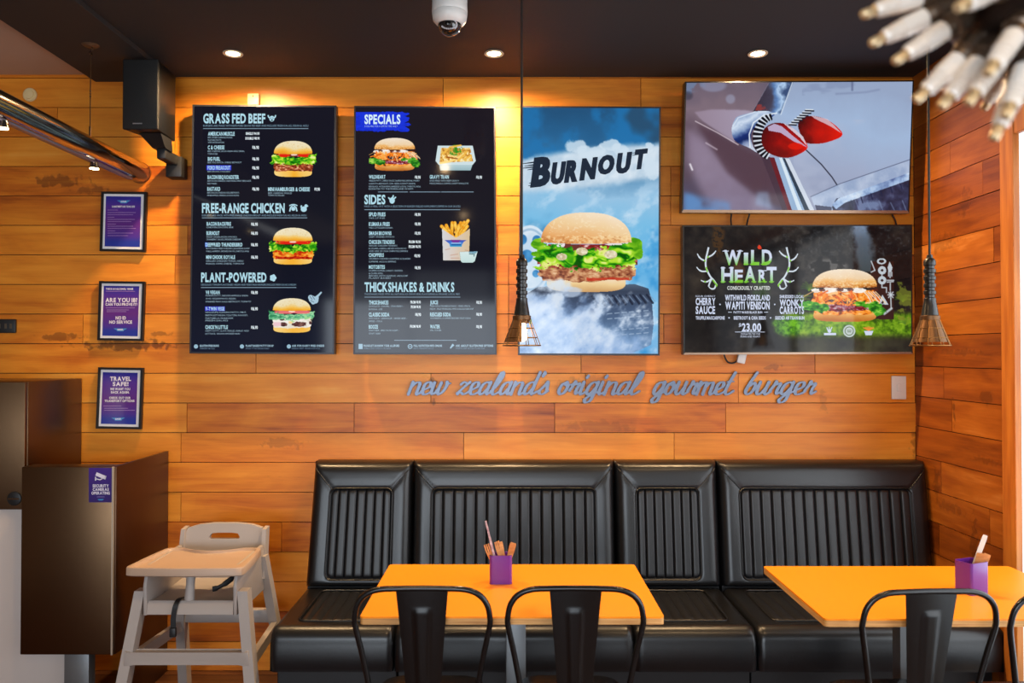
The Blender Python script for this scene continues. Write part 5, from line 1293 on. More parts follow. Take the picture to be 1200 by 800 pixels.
# ---- upper television: tail fin of an old car
TG = 'landscape televisions, one above the other'
r4, pl4, in4 = screen('television', 'upper landscape television showing red tail lights of a vintage car', 'television', ((803, 95.5), (1071, 94), (1065.5, 250), (799, 249)), 3.735, 3.79, .06, TG, (1.6, 3.4), M_BEZELB, M_BEZELS)
cv = shear_fit(quad_cv(in4, 2.0, (150, 165, 195)), in4); X, Y = cv.X, cv.Y
Z = lambda *p: [(790+a/4, 85+b/4) for a, b in p]
n1 = fbm(X, Y, 40, 201, 4); n2 = fbm(X, Y, 12, 202, 4); n3 = fbm(X, Y*3, 30, 203, 3)
cv.img = cv.ramp(np.clip((Y-96)/150+.25*(n1-.5)-.0012*(X-930), 0, 1), [(0, (150, 166, 196)), (.25, (160, 182, 214)), (.6, (158, 170, 198)), (1, (146, 152, 178))])
cv.put(sstep(.55, .7, n3)*(Y < 112)*(X > 940), (112, 124, 160), .35); cv.put(cv.stroke(Z((835, 40), (835, 82)), 2.2, 1.2), (88, 96, 130), .7); cv.put(cv.stroke(Z((760, 100), (900, 92), (960, 80)), 2.0, 1.5), (116, 126, 160), .5)
cv.put(sstep(.5, .7, n1)*(X > 930)*(Y > 140), (176, 186, 210), .5)
left = cv.poly(Z((40, 40), (450, 40), (372, 180), (430, 400), (520, 660), (40, 660)), .8)
cv.put(left, cv.ramp(np.clip((Y-95)/155+.4*(n1-.5), 0, 1), [(0, (104, 92, 108)), (.25, (126, 108, 120)), (.45, (96, 78, 92)), (.7, (86, 70, 84)), (1, (78, 72, 98))]))
cv.put(left*(1-sstep(.4, 1.0, ((X-836)/18)**2+((Y-100)/9)**2)), (140, 140, 166), .7); cv.put(left*(1-sstep(.3, 1.1, ((X-813)/16)**2+((Y-102)/10)**2))*sstep(.4, .6, n2), (110, 140, 180), .6)
cv.put(left*(1-sstep(.2, 1.2, ((X-806)/7)**2+((Y-112)/6)**2)), (44, 46, 62), .5); cv.put(left*(1-sstep(.2, 1, ((X-856)/7)**2+((Y-116)/7)**2)), (160, 168, 196), .5)
cv.put(cv.poly(Z((95, 185), (180, 172), (330, 176), (370, 182), (280, 330), (130, 225)), 1.6), cv.ramp((X-815)/60, [(0, (150, 132, 150)), (1, (166, 154, 176))]), .95)
cv.put(cv.poly(Z((60, 262), (130, 300), (330, 520), (470, 640), (470, 656), (180, 656), (60, 420)), 9)*(.6+.4*n1), (166, 150, 176), .75)
cv.put(cv.poly(Z((105, 235), (280, 330), (430, 410), (520, 640), (420, 600), (250, 470)), 5), (84, 60, 72), .85); cv.put(cv.stroke(Z((100, 228), (200, 280), (300, 338)), 1.3, .6), (206, 190, 200), .8)
cv.put(cv.poly(Z((45, 560), (140, 585), (260, 610), (260, 658), (45, 658)), 5)*sstep(.1, .6, n1), (96, 150, 210), .8); cv.put(cv.poly(Z((390, 560), (440, 560), (460, 640), (380, 620)), 4), (150, 180, 214), .5)
cv.put(cv.stroke(Z((75, 430), (85, 455)), 2, 1.2), (240, 236, 244), .9); cv.put(cv.stroke(Z((150, 330), (200, 360)), 1.6, 1.2), (220, 206, 220), .6)
# fin above the lamps
cv.put(cv.poly(Z((448, 44), (560, 44), (500, 198), (440, 180), (370, 182))), cv.ramp(np.clip((X-885)/36+.5*(n2-.5), 0, 1), [(0, (56, 46, 60)), (.45, (70, 66, 84)), (.65, (90, 124, 176)), (.85, (176, 204, 236)), (1, (60, 80, 120))]))
cv.put(cv.stroke(Z((556, 44), (500, 196)), 1.2, .6), (220, 232, 244), .9); cv.put(cv.poly(Z((390, 150), (440, 145), (436, 176), (380, 178)))*sstep(.5, .6, n2), (180, 60, 50), .6)
# chrome bands under the lamps
def bandp(a, b, c, d, col): cv.put(cv.poly(Z(a, b, c, d)), col)
bandp((405, 385), (450, 396), (548, 656), (512, 656), (72, 52, 66)); bandp((446, 396), (480, 400), (560, 656), (536, 656), (104, 30, 40)); bandp((470, 398), (522, 402), (640, 656), (556, 656), (150, 178, 210))
bandp((492, 400), (506, 400), (604, 656), (584, 656), (214, 230, 242)); bandp((508, 400), (534, 404), (640, 656), (616, 656), (46, 62, 80)); bandp((520, 402), (540, 404), (662, 656), (640, 656), (206, 216, 230))
# far lamp
def lamp(pts, hi, lo): 
    m = cv.poly(Z(*pts)); xs_ = [790+p[0]/4 for p in pts]; ys_ = [85+p[1]/4 for p in pts]; gx = (X-min(xs_))/(max(xs_)-min(xs_)); gy = (Y-min(ys_))/(max(ys_)-min(ys_))
    cv.put(m, cv.ramp(np.clip(.1+.75*gx-.35*np.abs(gy-.6)+.35*(n2-.5), 0, 1), [(0, (74, 10, 12)), (.3, lo), (.75, hi), (1, (240, 60, 30))])); return m
far = catmull([Vector((a, b)) for a, b in ((580, 250), (600, 212), (660, 204), (730, 228), (790, 290), (720, 326), (650, 334), (610, 320))], 5, True)
lamp([(p.x, p.y) for p in far], (222, 26, 10), (160, 20, 14)); cv.put(cv.poly(Z((640, 200), (720, 218), (785, 284), (730, 250), (660, 216))), (214, 200, 214), .8)
for i in range(7):
    a = (546+14*i*.9, 244-11*i); cv.put(cv.stroke(Z((a[0]-6, a[1]), (a[0]+26+i, a[1]+2)), 1.9), (30, 32, 44)); cv.put(cv.stroke(Z((a[0]-6, a[1]-5), (a[0]+24+i, a[1]-4)), 1.0), (226, 234, 242))
# near lamp: chrome cup, toothed ring, red lens
cup = catmull([Vector((a, b)) for a, b in ((300, 205), (350, 190), (400, 180), (455, 184), (470, 200), (425, 226), (375, 260), (360, 300), (370, 345), (388, 374), (350, 352), (300, 330), (276, 305), (270, 262), (281, 226))], 4, True)
cv.put(cv.poly(Z(*[(p.x, p.y) for p in cup])), cv.ramp(np.clip((Y-131)/42+.012*(X-880)+.3*(n2-.5), 0, 1), [(0, (150, 170, 204)), (.2, (206, 220, 238)), (.36, (126, 150, 190)), (.5, (24, 44, 110)), (.66, (18, 36, 92)), (.8, (120, 136, 176)), (1, (196, 206, 226))]))
cv.put(cv.stroke(Z((356, 348), (352, 290), (372, 235), (420, 200), (480, 190)), 1.4, .6), (230, 238, 246)); cv.put(cv.stroke(Z((276, 250), (300, 212), (380, 184)), 1.2, .6), (220, 230, 242), .9)
for i in range(13):
    th = math.radians(-84+i*12.6); cx, cy = 455, 302
    ox, oy = cx-96*math.cos(th)*.9+4, cy+104*math.sin(th); ix, iy = cx-58*math.cos(th)*.9+6, cy+84*math.sin(th)
    cv.put(cv.stroke(Z((ox, oy), (ix, iy)), 2.9), (16, 16, 24)); 
    th2 = th+math.radians(6.3); ox, oy = cx-96*math.cos(th2)*.9+4, cy+104*math.sin(th2); ix, iy = cx-56*math.cos(th2)*.9+6, cy+82*math.sin(th2)
    cv.put(cv.stroke(Z((ox, oy), (ix, iy)), 1.7), (218, 226, 236))
near = catmull([Vector((a, b)) for a, b in ((410, 300), (425, 260), (470, 236), (530, 244), (590, 290), (626, 350), (570, 390), (510, 399), (445, 378), (414, 340))], 5, True)
lamp([(p.x, p.y) for p in near], (214, 20, 8), (120, 12, 12))
cv.put(cv.poly(Z((438, 255), (470, 240), (505, 252), (560, 300), (624, 350), (560, 322), (500, 282), (444, 272))), (188, 172, 204), .95); cv.put(cv.poly(Z((480, 236), (530, 256), (585, 300), (620, 346), (560, 290))), (150, 16, 20), .9); cv.put(cv.poly(Z((512, 236), (560, 262), (604, 300), (624, 345), (590, 305), (540, 262))), (214, 214, 228), .9)
cv.put(cv.ell(790+570/4, 85+345/4, 9, 4), (240, 30, 8), .55)
# line of the boot lid and bumper
cv.put(cv.stroke(Z((620, 364), (690, 430), (740, 490), (785, 560), (800, 580)), 1.3, .6), (34, 36, 52))
cv.put(cv.poly(Z((640, 580), (780, 520), (1110, 410), (1110, 656), (700, 656), (655, 620))), cv.ramp(np.clip((n2-.3)*1.6, 0, 1), [(0, (150, 168, 200)), (1, (196, 208, 228))]), .95)
cv.put(cv.stroke(Z((640, 582), (780, 520), (1110, 406)), .8, .5), (66, 72, 100), .8)
cv.put(cv.poly(Z((760, 590), (900, 560), (1110, 480), (1110, 660), (750, 660), (740, 630))), cv.ramp(np.clip(n2*.7+n3*.4, 0, 1), [(.3, (26, 26, 44)), (.55, (56, 58, 88)), (.75, (110, 124, 160))]))
cv.put(cv.poly(Z((740, 620), (770, 590), (1110, 466), (1110, 500), (800, 610), (760, 640))), cv.ramp(np.clip((n2-.2)*1.6, 0, 1), [(0, (80, 100, 150)), (.5, (160, 186, 222)), (1, (226, 236, 246))]))
for i in range(6): cv.put(cv.stroke(Z((830+46*i, 600-16*i), (838+46*i, 626-16*i)), 1.5, .6), (30, 36, 66), .8)
for i in range(5): cv.put(cv.stroke(Z((850+55*i, 600+10*(i % 2)), (870+55*i, 650)), 1.2, .6), (120, 136, 172), .6)
cv.put(cv.poly(Z((660, 620), (740, 630), (735, 656), (670, 656))), (50, 52, 76), .8)
d4 = picture('display', cv, pl4, .0004, M_SCREEN, r4)

# ---- lower television: wild heart page
r5, pl5, in5 = screen('television', 'lower landscape television showing antlers and a burger in a forest', 'television', ((800, 264), (1069, 263), (1069.5, 414.5), (801, 415.5)), 3.80, 3.80, .05, TG, (1.6, 2.4), M_BEZELB, M_BEZELS)
cv = shear_fit(quad_cv(in5, 2.0, (24, 22, 24)), in5); X, Y = cv.X, cv.Y
n1 = fbm(X, Y, 30, 301, 4); n2 = fbm(X, Y, 8, 302, 4); n3 = fbm(X, Y, 3, 303, 3)
cv.img = cv.ramp(np.clip(n1*.8+n2*.4-.1, 0, 1), [(.2, (16, 14, 16)), (.5, (30, 26, 26)), (.7, (46, 40, 36)), (.9, (60, 54, 46))])
cv.put((1-sstep(.3, 1.1, np.abs(X-1008-.15*(Y-270))/(13+8*(n2-.5)*2)))*(Y < 318), cv.ramp((Y-264)/55, [(0, (134, 156, 186)), (.3, (92, 106, 122)), (1, (70, 80, 84))]), .9)
cv.put((sstep(.52, .66, n2)*(1-sstep(.5, 1, ((X-970)/26)**2+((Y-312)/10)**2))), (150, 150, 152), .55)
cv.put(sstep(.45, .8, n2)*(Y < 330)*(X > 900)*(X < 1000), (70, 66, 62), .5); cv.put(sstep(.5, .9, n3)*(Y < 300)*(X > 915), (96, 98, 102), .35)
gr = sstep(362, 372, Y+6*(n2-.5))*(1-sstep(388, 402, Y))*sstep(905, 935, X); cv.put(gr, cv.ramp(np.clip(n2*.6+n3*.5, 0, 1), [(.3, (50, 84, 10)), (.5, (96, 144, 16)), (.75, (150, 190, 40))]), .95)
cv.put(sstep(388, 402, Y)*sstep(905, 930, X), cv.ramp(n1, [(.3, (40, 36, 28)), (.7, (78, 76, 52))]), .8)
cv.put((1-sstep(.3, 1.1, ((X-923)/20)**2+((Y-381)/14)**2+(n2-.5)*.9)), cv.ramp(n3, [(.3, (40, 96, 12)), (.7, (116, 190, 30))]), .8)
for cx, cy, dx, ang in ((948, 332, 1, 0), (1058, 345, -1, 0), (1062, 372, -1, 0), (940, 345, 1, 0)):
    for k in range(9):
        a = -2.7+.28*k; r_ = 9+4*((k*5) % 4)/3; cv.put(cv.stroke([(cx, cy+8), (cx+r_*.6*math.cos(a), cy+8+r_*.7*math.sin(a)), (cx+r_*1.1*math.cos(a), cy+9+r_*.85*math.sin(a))], 1.5, .8), (50+9*k, 92+7*k, 30), .6)
cv.put(sstep(.5, .62, n2)*(X > 1047)*(Y > 330)*(Y < 375), (120, 128, 40), .7)
cv.put((1-sstep(.2, 1, ((X-842)/9)**2+((Y-276)/30)**2+(n2-.5)))*(n3 > .45), (84, 56, 30), .7); cv.put((1-sstep(.2, 1, ((X-866)/9)**2+((Y-318)/20)**2+(n2-.5)*1.4)), (110, 70, 40), .6); cv.put(cv.poly([(887.6, 289.4), (889.6, 286.6), (891.4, 288), (892.8, 291.4), (889, 292)]), (216, 60, 30)); cv.put((1-sstep(.2, 1, ((X-893)/14)**2+((Y-340)/16)**2+(n2-.5)))*(n3 > .4), (40, 66, 20), .7)
# dark board with cut out shapes
bd = cv.poly([(1021, 306), (1047.5, 306), (1047.5, 374), (1018, 374)]); cv.put(bd, cv.ramp(n1, [(.3, (44, 22, 20)), (.7, (62, 36, 32))]))
Q = lambda *p: [(930+a/4.705, 255+b/4.705) for a, b in p]; SW = (196, 206, 214)
def ringp(cx, cy, r, w_, ry=None):
    d = np.hypot(X-(930+cx/4.705), (Y-(255+cy/4.705))*(r/(ry or r))); cv.put((np.abs(d-r/4.705) < w_/4.705/2), SW, .95)
ringp(485, 240, 20, 11, 13); ringp(488, 290, 15, 15); ringp(488, 345, 15, 15)
for p in (((428, 240), (448, 290)), ((448, 290), (428, 300)), ((430, 330), (446, 345), (440, 365)), ((487, 305), (487, 325)), ((487, 360), (487, 385), (512, 385), (512, 412)), ((532, 300), (532, 330)), ((515, 345), (552, 345)), ((516, 355), (550, 352)), ((533, 360), (533, 400)), ((520, 425), (552, 425)), ((534, 408), (536, 446)), ((524, 412), (548, 440)), ((548, 410), (524, 440)), ((536, 446), (538, 500)), ((524, 300), (524, 322)), ((541, 300), (541, 322))):
    cv.put(cv.stroke(Q(*p), 1.3, .5), SW, .95)
cv.put(cv.poly(Q((530, 242), (545, 275), (538, 300), (524, 300), (518, 275))), SW, .95); cv.put(cv.poly(Q((490, 425), (522, 478), (462, 478))), SW, .95); cv.put(cv.ell(930+490/4.705, 255+466/4.705, 1.6, 1.8), (50, 28, 26)); cv.put(cv.stroke(Q((466, 505), (500, 530), (540, 500)), 2.6, .8), SW, .9)
burger('wild', 944, 315.5, 1036, 376.5, cv=cv, seed=144)
d5 = picture('display', cv, pl5, .0004, M_SCREEN, r5)
t = Txt(pl5, .0012); LW = (206, 214, 236); GN = (120, 196, 40)
Z4 = lambda a, b: (790+a/4.707, 255+b/4.707)
for ch, x0, x1, y0, y1 in (('W', 275, 372, 182, 258), ('I', 385, 408, 196, 258), ('L', 424, 470, 182, 258), ('D', 484, 540, 180, 258), ('H', 260, 326, 275, 355), ('E', 334, 380, 290, 355), ('A', 388, 450, 272, 355), ('R', 466, 508, 290, 355), ('T', 510, 565, 275, 355)):
    a, b = Z4(x0, y0); c_, d_ = Z4(x1, y1); t.put(ch, a, b, c_, d_, LW, 1, foot=GN)
    for xx in ((x0+10, x1-10) if ch in 'HAR' else ((x0+x1)/2,) if ch in 'IT' else (x0+8,) if ch in 'LDE' else ()):
        t.line([Z4(xx-14, y1-2), Z4(xx+14, y1-2)], 1.0, GN)
        if ch in 'HIR': t.line([Z4(xx-13, y0+2), Z4(xx+13, y0+2)], .9, LW)
    if ch == 'W': t.line([Z4(x0-8, y0+2), Z4(x0+26, y0+2)], .9, LW); t.line([Z4(x1-26, y0+2), Z4(x1+8, y0+2)], .9, LW)
t.put('CONSCIOUSLY CRAFTED', *Z4(293, 378), *Z4(529, 397), (206, 210, 206))
def antler(f):
    L = (206, 216, 226); G = (130, 200, 50); q = lambda *p: [Z4(a if f > 0 else 810-a, b) for a, b in p]
    cm = lambda *p: [(v.x, v.y) for v in catmull([Vector(x) for x in q(*p)], 5)]
    t.line(cm((236, 372), (218, 345), (200, 325), (182, 290), (174, 262), (176, 225), (184, 190), (190, 163)), 2.0, L)
    for br in (((175, 240), (150, 228), (136, 214), (128, 198)), ((180, 220), (206, 208), (222, 194), (230, 182)), ((180, 295), (156, 296), (138, 288), (124, 272)), ((204, 338), (184, 352), (164, 352), (148, 345)), ((230, 372), (222, 390), (206, 392), (192, 382)), ((206, 338), (196, 360), (190, 380))): t.line(cm(*br), [1.8]*11+[1.2]*5, L)
    t.off += .0005
    for g in (((238, 374), (224, 358), (212, 342)), ((184, 300), (176, 272)), ((174, 240), (164, 236)), ((182, 220), (192, 214)), ((176, 352), (166, 353)), ((236, 368), (232, 380))): t.line(q(*g), 1.7, G)
    t.off -= .0005
antler(1); antler(-1)
t.put('SOUR CHERRY', *Z4(118, 428), *Z4(227, 437), LW, 0)
for s_, a, b, c_, d_ in (('CHERRY', 119, 444, 228, 480), ('SAUCE', 119, 490, 226, 529), ('WITHWILD FIORDLAND', 281, 427, 529, 456), ('WAPITI VENISON', 282, 465, 527, 504), ('WONKY', 582, 452, 716, 486), ('CARROTS', 582, 491, 716, 529), ('TRUFFLE MASCARPONE', 119, 544, 279, 561), ('BEETROOT & CHIA SEEDS', 329, 544, 506, 561), ('SEEDED ARTISAN BUN', 557, 544, 718, 561), ('SHREDDED LOCAL', 582, 427, 716, 443), ('PATTY IN RED BLACK BUN', 328, 516, 486, 527), ('$', 357, 583, 370, 605), ('23.00', 373, 584, 480, 625)):
    t.put(s_, *Z4(a, b), *Z4(c_, d_), LW)
t.line([Z4(298, 521), Z4(318, 521)], .7, LW); t.line([Z4(496, 521), Z4(518, 521)], .7, LW); t.line([Z4(336, 630), Z4(500, 630)], .6, LW)
for a, b in ((253, 478), (555, 478), (303, 552), (532, 552)): x_, y_ = Z4(a, b); t.disc(x_, y_, .9, LW, 8)
t.put('DONATES TO THE', *Z4(368, 637), *Z4(474, 646), LW, 0); t.put('FIORDLAND WAPITI', *Z4(366, 651), *Z4(474, 660), LW, 0)
for a, b in (((969, 383.5), (970, 387)), ((971.5, 382.8), (971.8, 387)), ((975, 383), (973, 387.4))): t.line([a, b], 1.1, LW)
t.disc(972, 387.6, 2.2, LW); t.rect(965.6, 390, 979.8, 392.6, LW)
t.disc(995.2, 387.8, 7.2, (190, 200, 196), 22); t.off += .0005; t.ring(995.2, 387.8, 4.9, .9, (70, 100, 40), 18); t.line([(992.6, 387), (997.8, 387)], .8, (70, 100, 40)); t.line([(992.9, 388.8), (997.5, 388.8)], .8, (70, 100, 40)); t.off -= .0005
t.poly([(1012.6, 387.6), (1023.4, 387.6), (1021.4, 392.6), (1014.4, 392.6)], LW)
for k in range(7): t.line([(1018, 387.4), (1011.5+2.1*k, 382.2+.5*abs(k-3))], 1.0, (236, 140, 60))
t.build('lettering', M_SCREEN, d5)

# ------------------------------------------------------------------ framed notices
M_FRAME = mat('black_picture_frame', (16, 14, 16), .35); M_MAT = mat('white_mount', (230, 228, 232), .6)
def notice(cor, label, lines):
    yf = DW-.020; (tl, tr_, br, bl) = cor
    pl = Plane((0, yf, 0), (1, yf, 0), (0, yf, 1)); P = [pl.p(*q) for q in cor]
    root = thing('framed_notice', label, 'picture', (P[2]+P[3])/2, 'framed purple notices in a column')
    lerp = lambda k: [((x+(sum(c[0] for c in cor)/4-x)*k*1.0), (y+(sum(c[1] for c in cor)/4-y)*k*.72)) for x, y in cor]
    I = lerp(.105); mb = MB()
    for i in range(4):
        a, b, c_, d_ = cor[i], cor[(i+1) % 4], I[(i+1) % 4], I[i]
        mb.loft([pl.p(*q) for q in (a, b, c_, d_)], [pl.p(*q)+Vector((0, .018, 0)) for q in (a, b, c_, d_)])
    mb.build('frame', M_FRAME, root, 0)
    mb = MB(); mb.loft([pl.p(*q)+Vector((0, .006, 0)) for q in I], [pl.p(*q)+Vector((0, .016, 0)) for q in I]); mb.build('mount', M_MAT, root, 0)
    J = lerp(.22); cv = Cv(min(p[0] for p in J), min(p[1] for p in J), max(p[0] for p in J), max(p[1] for p in J), 1.5)
    v = (cv.Y-cv.Y.min())/(cv.Y.max()-cv.Y.min())
    cv.img = cv.ramp(v, [(0, (44, 46, 150)), (.2, (84, 50, 150)), (.55, (98, 46, 132)), (.8, (80, 52, 150)), (.9, (44, 58, 158)), (1, (46, 60, 160))])
    picture('sheet', shear_fit(cv, J), pl, -.0055, M_PRINTG, root)
    t = Txt(pl, -.0048); w_ = (236, 228, 240)
    for l in lines:
        if l[0] == 'line': t.line([(l[1], l[3]), (l[2], l[3])], l[4], l[5])
        elif l[0] == 'wing':
            cx, cy, s_ = l[1:]; cb = (70, 150, 214)
            t.poly([(cx-9*s_, cy-1.4*s_), (cx+9*s_, cy-1.4*s_), (cx+5*s_, cy+.6*s_), (cx+4*s_, cy+2.2*s_), (cx-4*s_, cy+2.2*s_), (cx-5*s_, cy+.6*s_)], cb); t.off += .0004; t.put('BURGER', cx-3.6*s_, cy-.8*s_, cx+3.6*s_, cy+.9*s_, w_); t.off -= .0004
        else: t.put(l[0], l[1], l[3], l[2], l[4], l[5] if len(l) > 5 else w_)
    t.build('lettering', M_PRINTG, root)
sm = (166, 130, 190)
notice(((118.5, 224.2), (171.5, 224.8), (169.5, 295), (116.5, 294)), 'framed purple notice of small print, topmost of the column',
       [('wing', 145, 236, .9), ('COMMITMENT AND TERMS HERE', 131, 158, 241, 243)]+[('line', 126, 126+w_, y, .55, sm) for y, w_ in ((246, 12), (249, 33), (251.5, 30), (254.5, 8), (257, 32), (259.5, 28), (262.5, 10), (265, 30), (267.5, 33), (270.5, 9), (273, 30), (276, 24))])
notice(((116, 329.2), (169.5, 329.8), (167, 399.5), (113.8, 398.6)), 'framed purple notice asking for proof of age, second of the column',
       [('THIS IS AN ALCOHOL VENUE', 124, 156, 337.4, 339.4), ('line', 124, 158, 341.2, .6, sm), ('ARE YOU 18?', 123.6, 161, 349.2, 353.8), ('CAN YOU PROVE IT?', 123.6, 161, 355, 358), ('line', 124, 158, 360.6, .6, sm), ('line', 125, 151, 363, .6, sm), ('line', 125, 148, 365, .6, sm), ('NO ID', 135.5, 147.5, 370.6, 374.2), ('NO SERVICE', 128, 154.8, 375.6, 379), ('wing', 141, 386, .9)])
notice(((115, 430.2), (167.5, 431), (165, 503), (112, 502)), 'framed purple notice wishing safe travel, lowest of the column',
       [('TRAVEL', 129, 153.5, 441.4, 446), ('SAFE!', 132, 150.6, 447.6, 452), ('WE WANT YOU', 129, 152.5, 454.4, 457), ('BACK AGAIN.', 130, 151.5, 458.2, 460.8), ('CHECK OUT OUR', 128, 153, 464.8, 467.2), ('TRANSPORT OPTIONS', 122.5, 157.6, 468.4, 470.8), ('line', 121, 142, 475.6, .6, sm), ('line', 122, 150, 478.2, .6, sm), ('line', 122, 158, 480.6, .6, sm), ('wing', 138.5, 490.6, .9)])

# ------------------------------------------------------------------ cut metal script on the planks
M_LET = mat('brushed_letter_metal', (114, 128, 150), .38, .40); 
ST = {   # strokes on a slanted grid, x-height 1; each letter: advance, strokes
 'n': (.98, [[(.06, 0), (.06, 1)], [(.06, .55), (.28, .92), (.50, .98), (.62, .80), (.62, .12), (.74, 0), (.98, .22)]]),
 'e': (.80, [[(0, .22), (.25, .40), (.52, .62), (.50, .92), (.30, 1.0), (.12, .80), (.10, .35), (.25, .02), (.50, .02), (.80, .24)]]),
 'w': (1.12, [[(.04, .95), (.06, .25), (.18, .02), (.36, .12), (.50, .55), (.54, .95)], [(.52, .5), (.54, .15), (.68, .0), (.90, .25), (1.0, .70), (.94, 1.0), (1.04, .86), (1.22, .90)]]),
 'z': (.84, [[(.02, .80), (.20, 1.0), (.44, .90), (.60, .98), (.30, .55), (.02, .06), (.24, .14), (.48, .0), (.84, .24)]]),
 'a': (.95, [[(.60, .86), (.38, 1.0), (.14, .78), (.06, .30), (.20, .0), (.42, .14), (.60, .55)], [(.64, 1.0), (.60, .30), (.68, .02), (.95, .24)]]),
 'l': (.70, [[(0, .22), (.28, .70), (.46, 1.40), (.42, 1.78), (.26, 1.70), (.16, 1.0), (.12, .30), (.24, .0), (.44, .04), (.70, .26)]]),
 'd': (.98, [[(.60, .86), (.38, 1.0), (.14, .78), (.06, .30), (.20, .0), (.42, .14), (.60, .55)], [(.68, 1.80), (.60, .30), (.70, .02), (.98, .24)]]),
 "'": (.20, [[(.10, 1.52), (.14, 1.80)], [(.20, 1.70), (.10, 1.48)]]),
 's': (.72, [[(.0, .22), (.30, .74), (.42, 1.0), (.50, .60), (.56, .22), (.34, 0), (.10, .08), (.04, .22)], [(.50, .30), (.72, .26)]]),
 'o': (.86, [[(.36, 1.0), (.12, .78), (.06, .30), (.24, .0), (.48, .16), (.56, .60), (.42, .98), (.36, .80), (.60, .74), (.86, .86)]]),
 'r': (.80, [[(.02, .30), (.16, .80), (.20, 1.04), (.30, .84), (.54, .86), (.48, .40), (.54, .06), (.80, .24)]]),
 'i': (.50, [[(.08, 1.0), (.08, .25), (.20, .0), (.50, .24)], [(.16, 1.36), (.22, 1.52)]]),
 'g': (.95, [[(.60, .86), (.38, 1.0), (.14, .78), (.06, .30), (.20, .0), (.42, .14), (.60, .55)], [(.64, 1.0), (.62, .0), (.56, -.52), (.30, -.68), (.16, -.46), (.40, -.12), (.95, .28)]]),
 'u': (1.0, [[(.06, 1.0), (.06, .30), (.20, .0), (.42, .14), (.58, .55)], [(.62, 1.0), (.60, .25), (.72, .0), (1.0, .24)]]),
 'm': (1.42, [[(.06, 0), (.06, 1)], [(.06, .55), (.26, .92), (.44, .96), (.52, .80), (.52, 0)], [(.52, .55), (.72, .92), (.92, .96), (1.02, .80), (1.02, .14), (1.14, 0), (1.42, .24)]]),
 't': (.72, [[(.36, 1.78), (.18, .9), (.12, .28), (.26, .0), (.46, .04), (.72, .28)], [(.0, 1.02), (.48, 1.06)]]),
 'b': (.86, [[(.36, 1.78), (.16, .9), (.10, .28), (.28, .0), (.52, .18), (.60, .66), (.44, .94), (.26, .72)], [(.52, .55), (.86, .62)]]),
}
def script_word(word, x0, x1, base, xh, label):
    yf = DW-.013; th = .008; strokes = []; pen = 0
    for ch in word:
        adv, ss = ST[ch]
        for s_ in ss: strokes.append([(pen+x, y) for x, y in s_])
        pen += adv*.90 if ch != "'" else adv
    sl = .34
    xs = [x+sl*y for s_ in strokes for x, y in s_]; a, b = min(xs), max(xs); k = (x1-x0-4)/(b-a)
    h = .22; nx, ny = int((x1-x0+6)/h)+1, int(46/h)+1
    X, Y = np.meshgrid(np.linspace(x0-3, x1+3, nx), np.linspace(base-30, base+16, ny)); D = np.full(X.shape, 1e3)
    for s_ in strokes:
        P = catmull([Vector((x0+2+(x+sl*y-a)*k, base-y*xh)) for x, y in s_], 6)
        for p, q in zip(P, P[1:]):
            v = q-p; L = v.length+1e-6; wd = 1.7+2.5*abs(v.y/L)**1.5                # broad downstrokes, narrow joins
            t = np.clip(((X-p.x)*v.x+(Y-p.y)*v.y)/(L*L), 0, 1)
            D = np.minimum(D, np.hypot(X-p.x-t*v.x, Y-p.y-t*v.y)-wd/2)
    gy, gx = np.gradient(D, h); g2 = gx*gx+gy*gy+1e-6
    idx = np.arange(nx*ny).reshape(ny, nx)
    F = np.stack([idx[:-1, :-1], idx[1:, :-1], idx[1:, 1:], idx[:-1, 1:]], -1).reshape(-1, 4)
    Fk = F[(D.reshape(-1)[F] < 0).sum(1) >= 3]
    cnt = {}
    for f in Fk.tolist():
        for e in zip(f, f[1:]+f[:1]): cnt[e] = 1
    rim = [e for e in cnt if (e[1], e[0]) not in cnt]
    bv = np.zeros(nx*ny, bool); bv[[v for e in rim for v in e]] = True
    sx = np.where(bv, np.clip(-D*gx/g2, -h, h).ravel(), 0); sy = np.where(bv, np.clip(-D*gy/g2, -h, h).ravel(), 0)   # outline pulled on to the true edge
    pl = Plane((0, yf, 0), (1, yf, 0), (0, yf, 1)); org = pl.p((x0+x1)/2, base)
    Pw = pl.grid(X.ravel()+sx, Y.ravel()+sy)-np.array(org)
    used = np.unique(Fk); re_ = np.full(nx*ny, -1); re_[used] = np.arange(len(used)); n = len(used)
    Vf = Pw[used]; Vb = Vf+np.array((0, th, 0)); F1 = re_[Fk]; R_ = re_[np.array(rim)]
    side = np.stack([R_[:, 0], R_[:, 0]+n, R_[:, 1]+n, R_[:, 1]], -1)
    V = np.concatenate([Vf, Vb]); FF = np.concatenate([F1, F1[:, ::-1]+n, side])
    pins = []
    for t_ in (.2, .8):                                                              # stand-off pins to the wall
        i = int(np.argmin(np.abs(Vf[:, 0]-(t_-.5)*(Vf[:, 0].max()-Vf[:, 0].min())))); q = Vf[i]
        m = len(V); V = np.concatenate([V, [q+np.array((dx, dy, dz)) for dx in (-.003, .003) for dy in (.004, DW+.001-yf) for dz in (-.003, .003)]])
        FF = np.concatenate([FF, np.array([(0, 1, 3, 2), (4, 6, 7, 5), (0, 4, 5, 1), (2, 3, 7, 6), (0, 2, 6, 4), (1, 5, 7, 3)])+m])
    o = raw_mesh('script_word', V, FF, np.zeros((len(V), 3)), M_LET, None); o.location = org
    tag(o, label, 'sign', 'words of the metal script sign')
for w_, a, b in (('new', 476.5, 530), ("zealand's", 534, 645), ('original', 653, 755.5), ('gourmet', 762, 864), ('burger', 872, 958.5)):
    script_word(w_, a, b, 461.8, 14.2, 'cut metal script word reading "%s" on the planks' % w_)

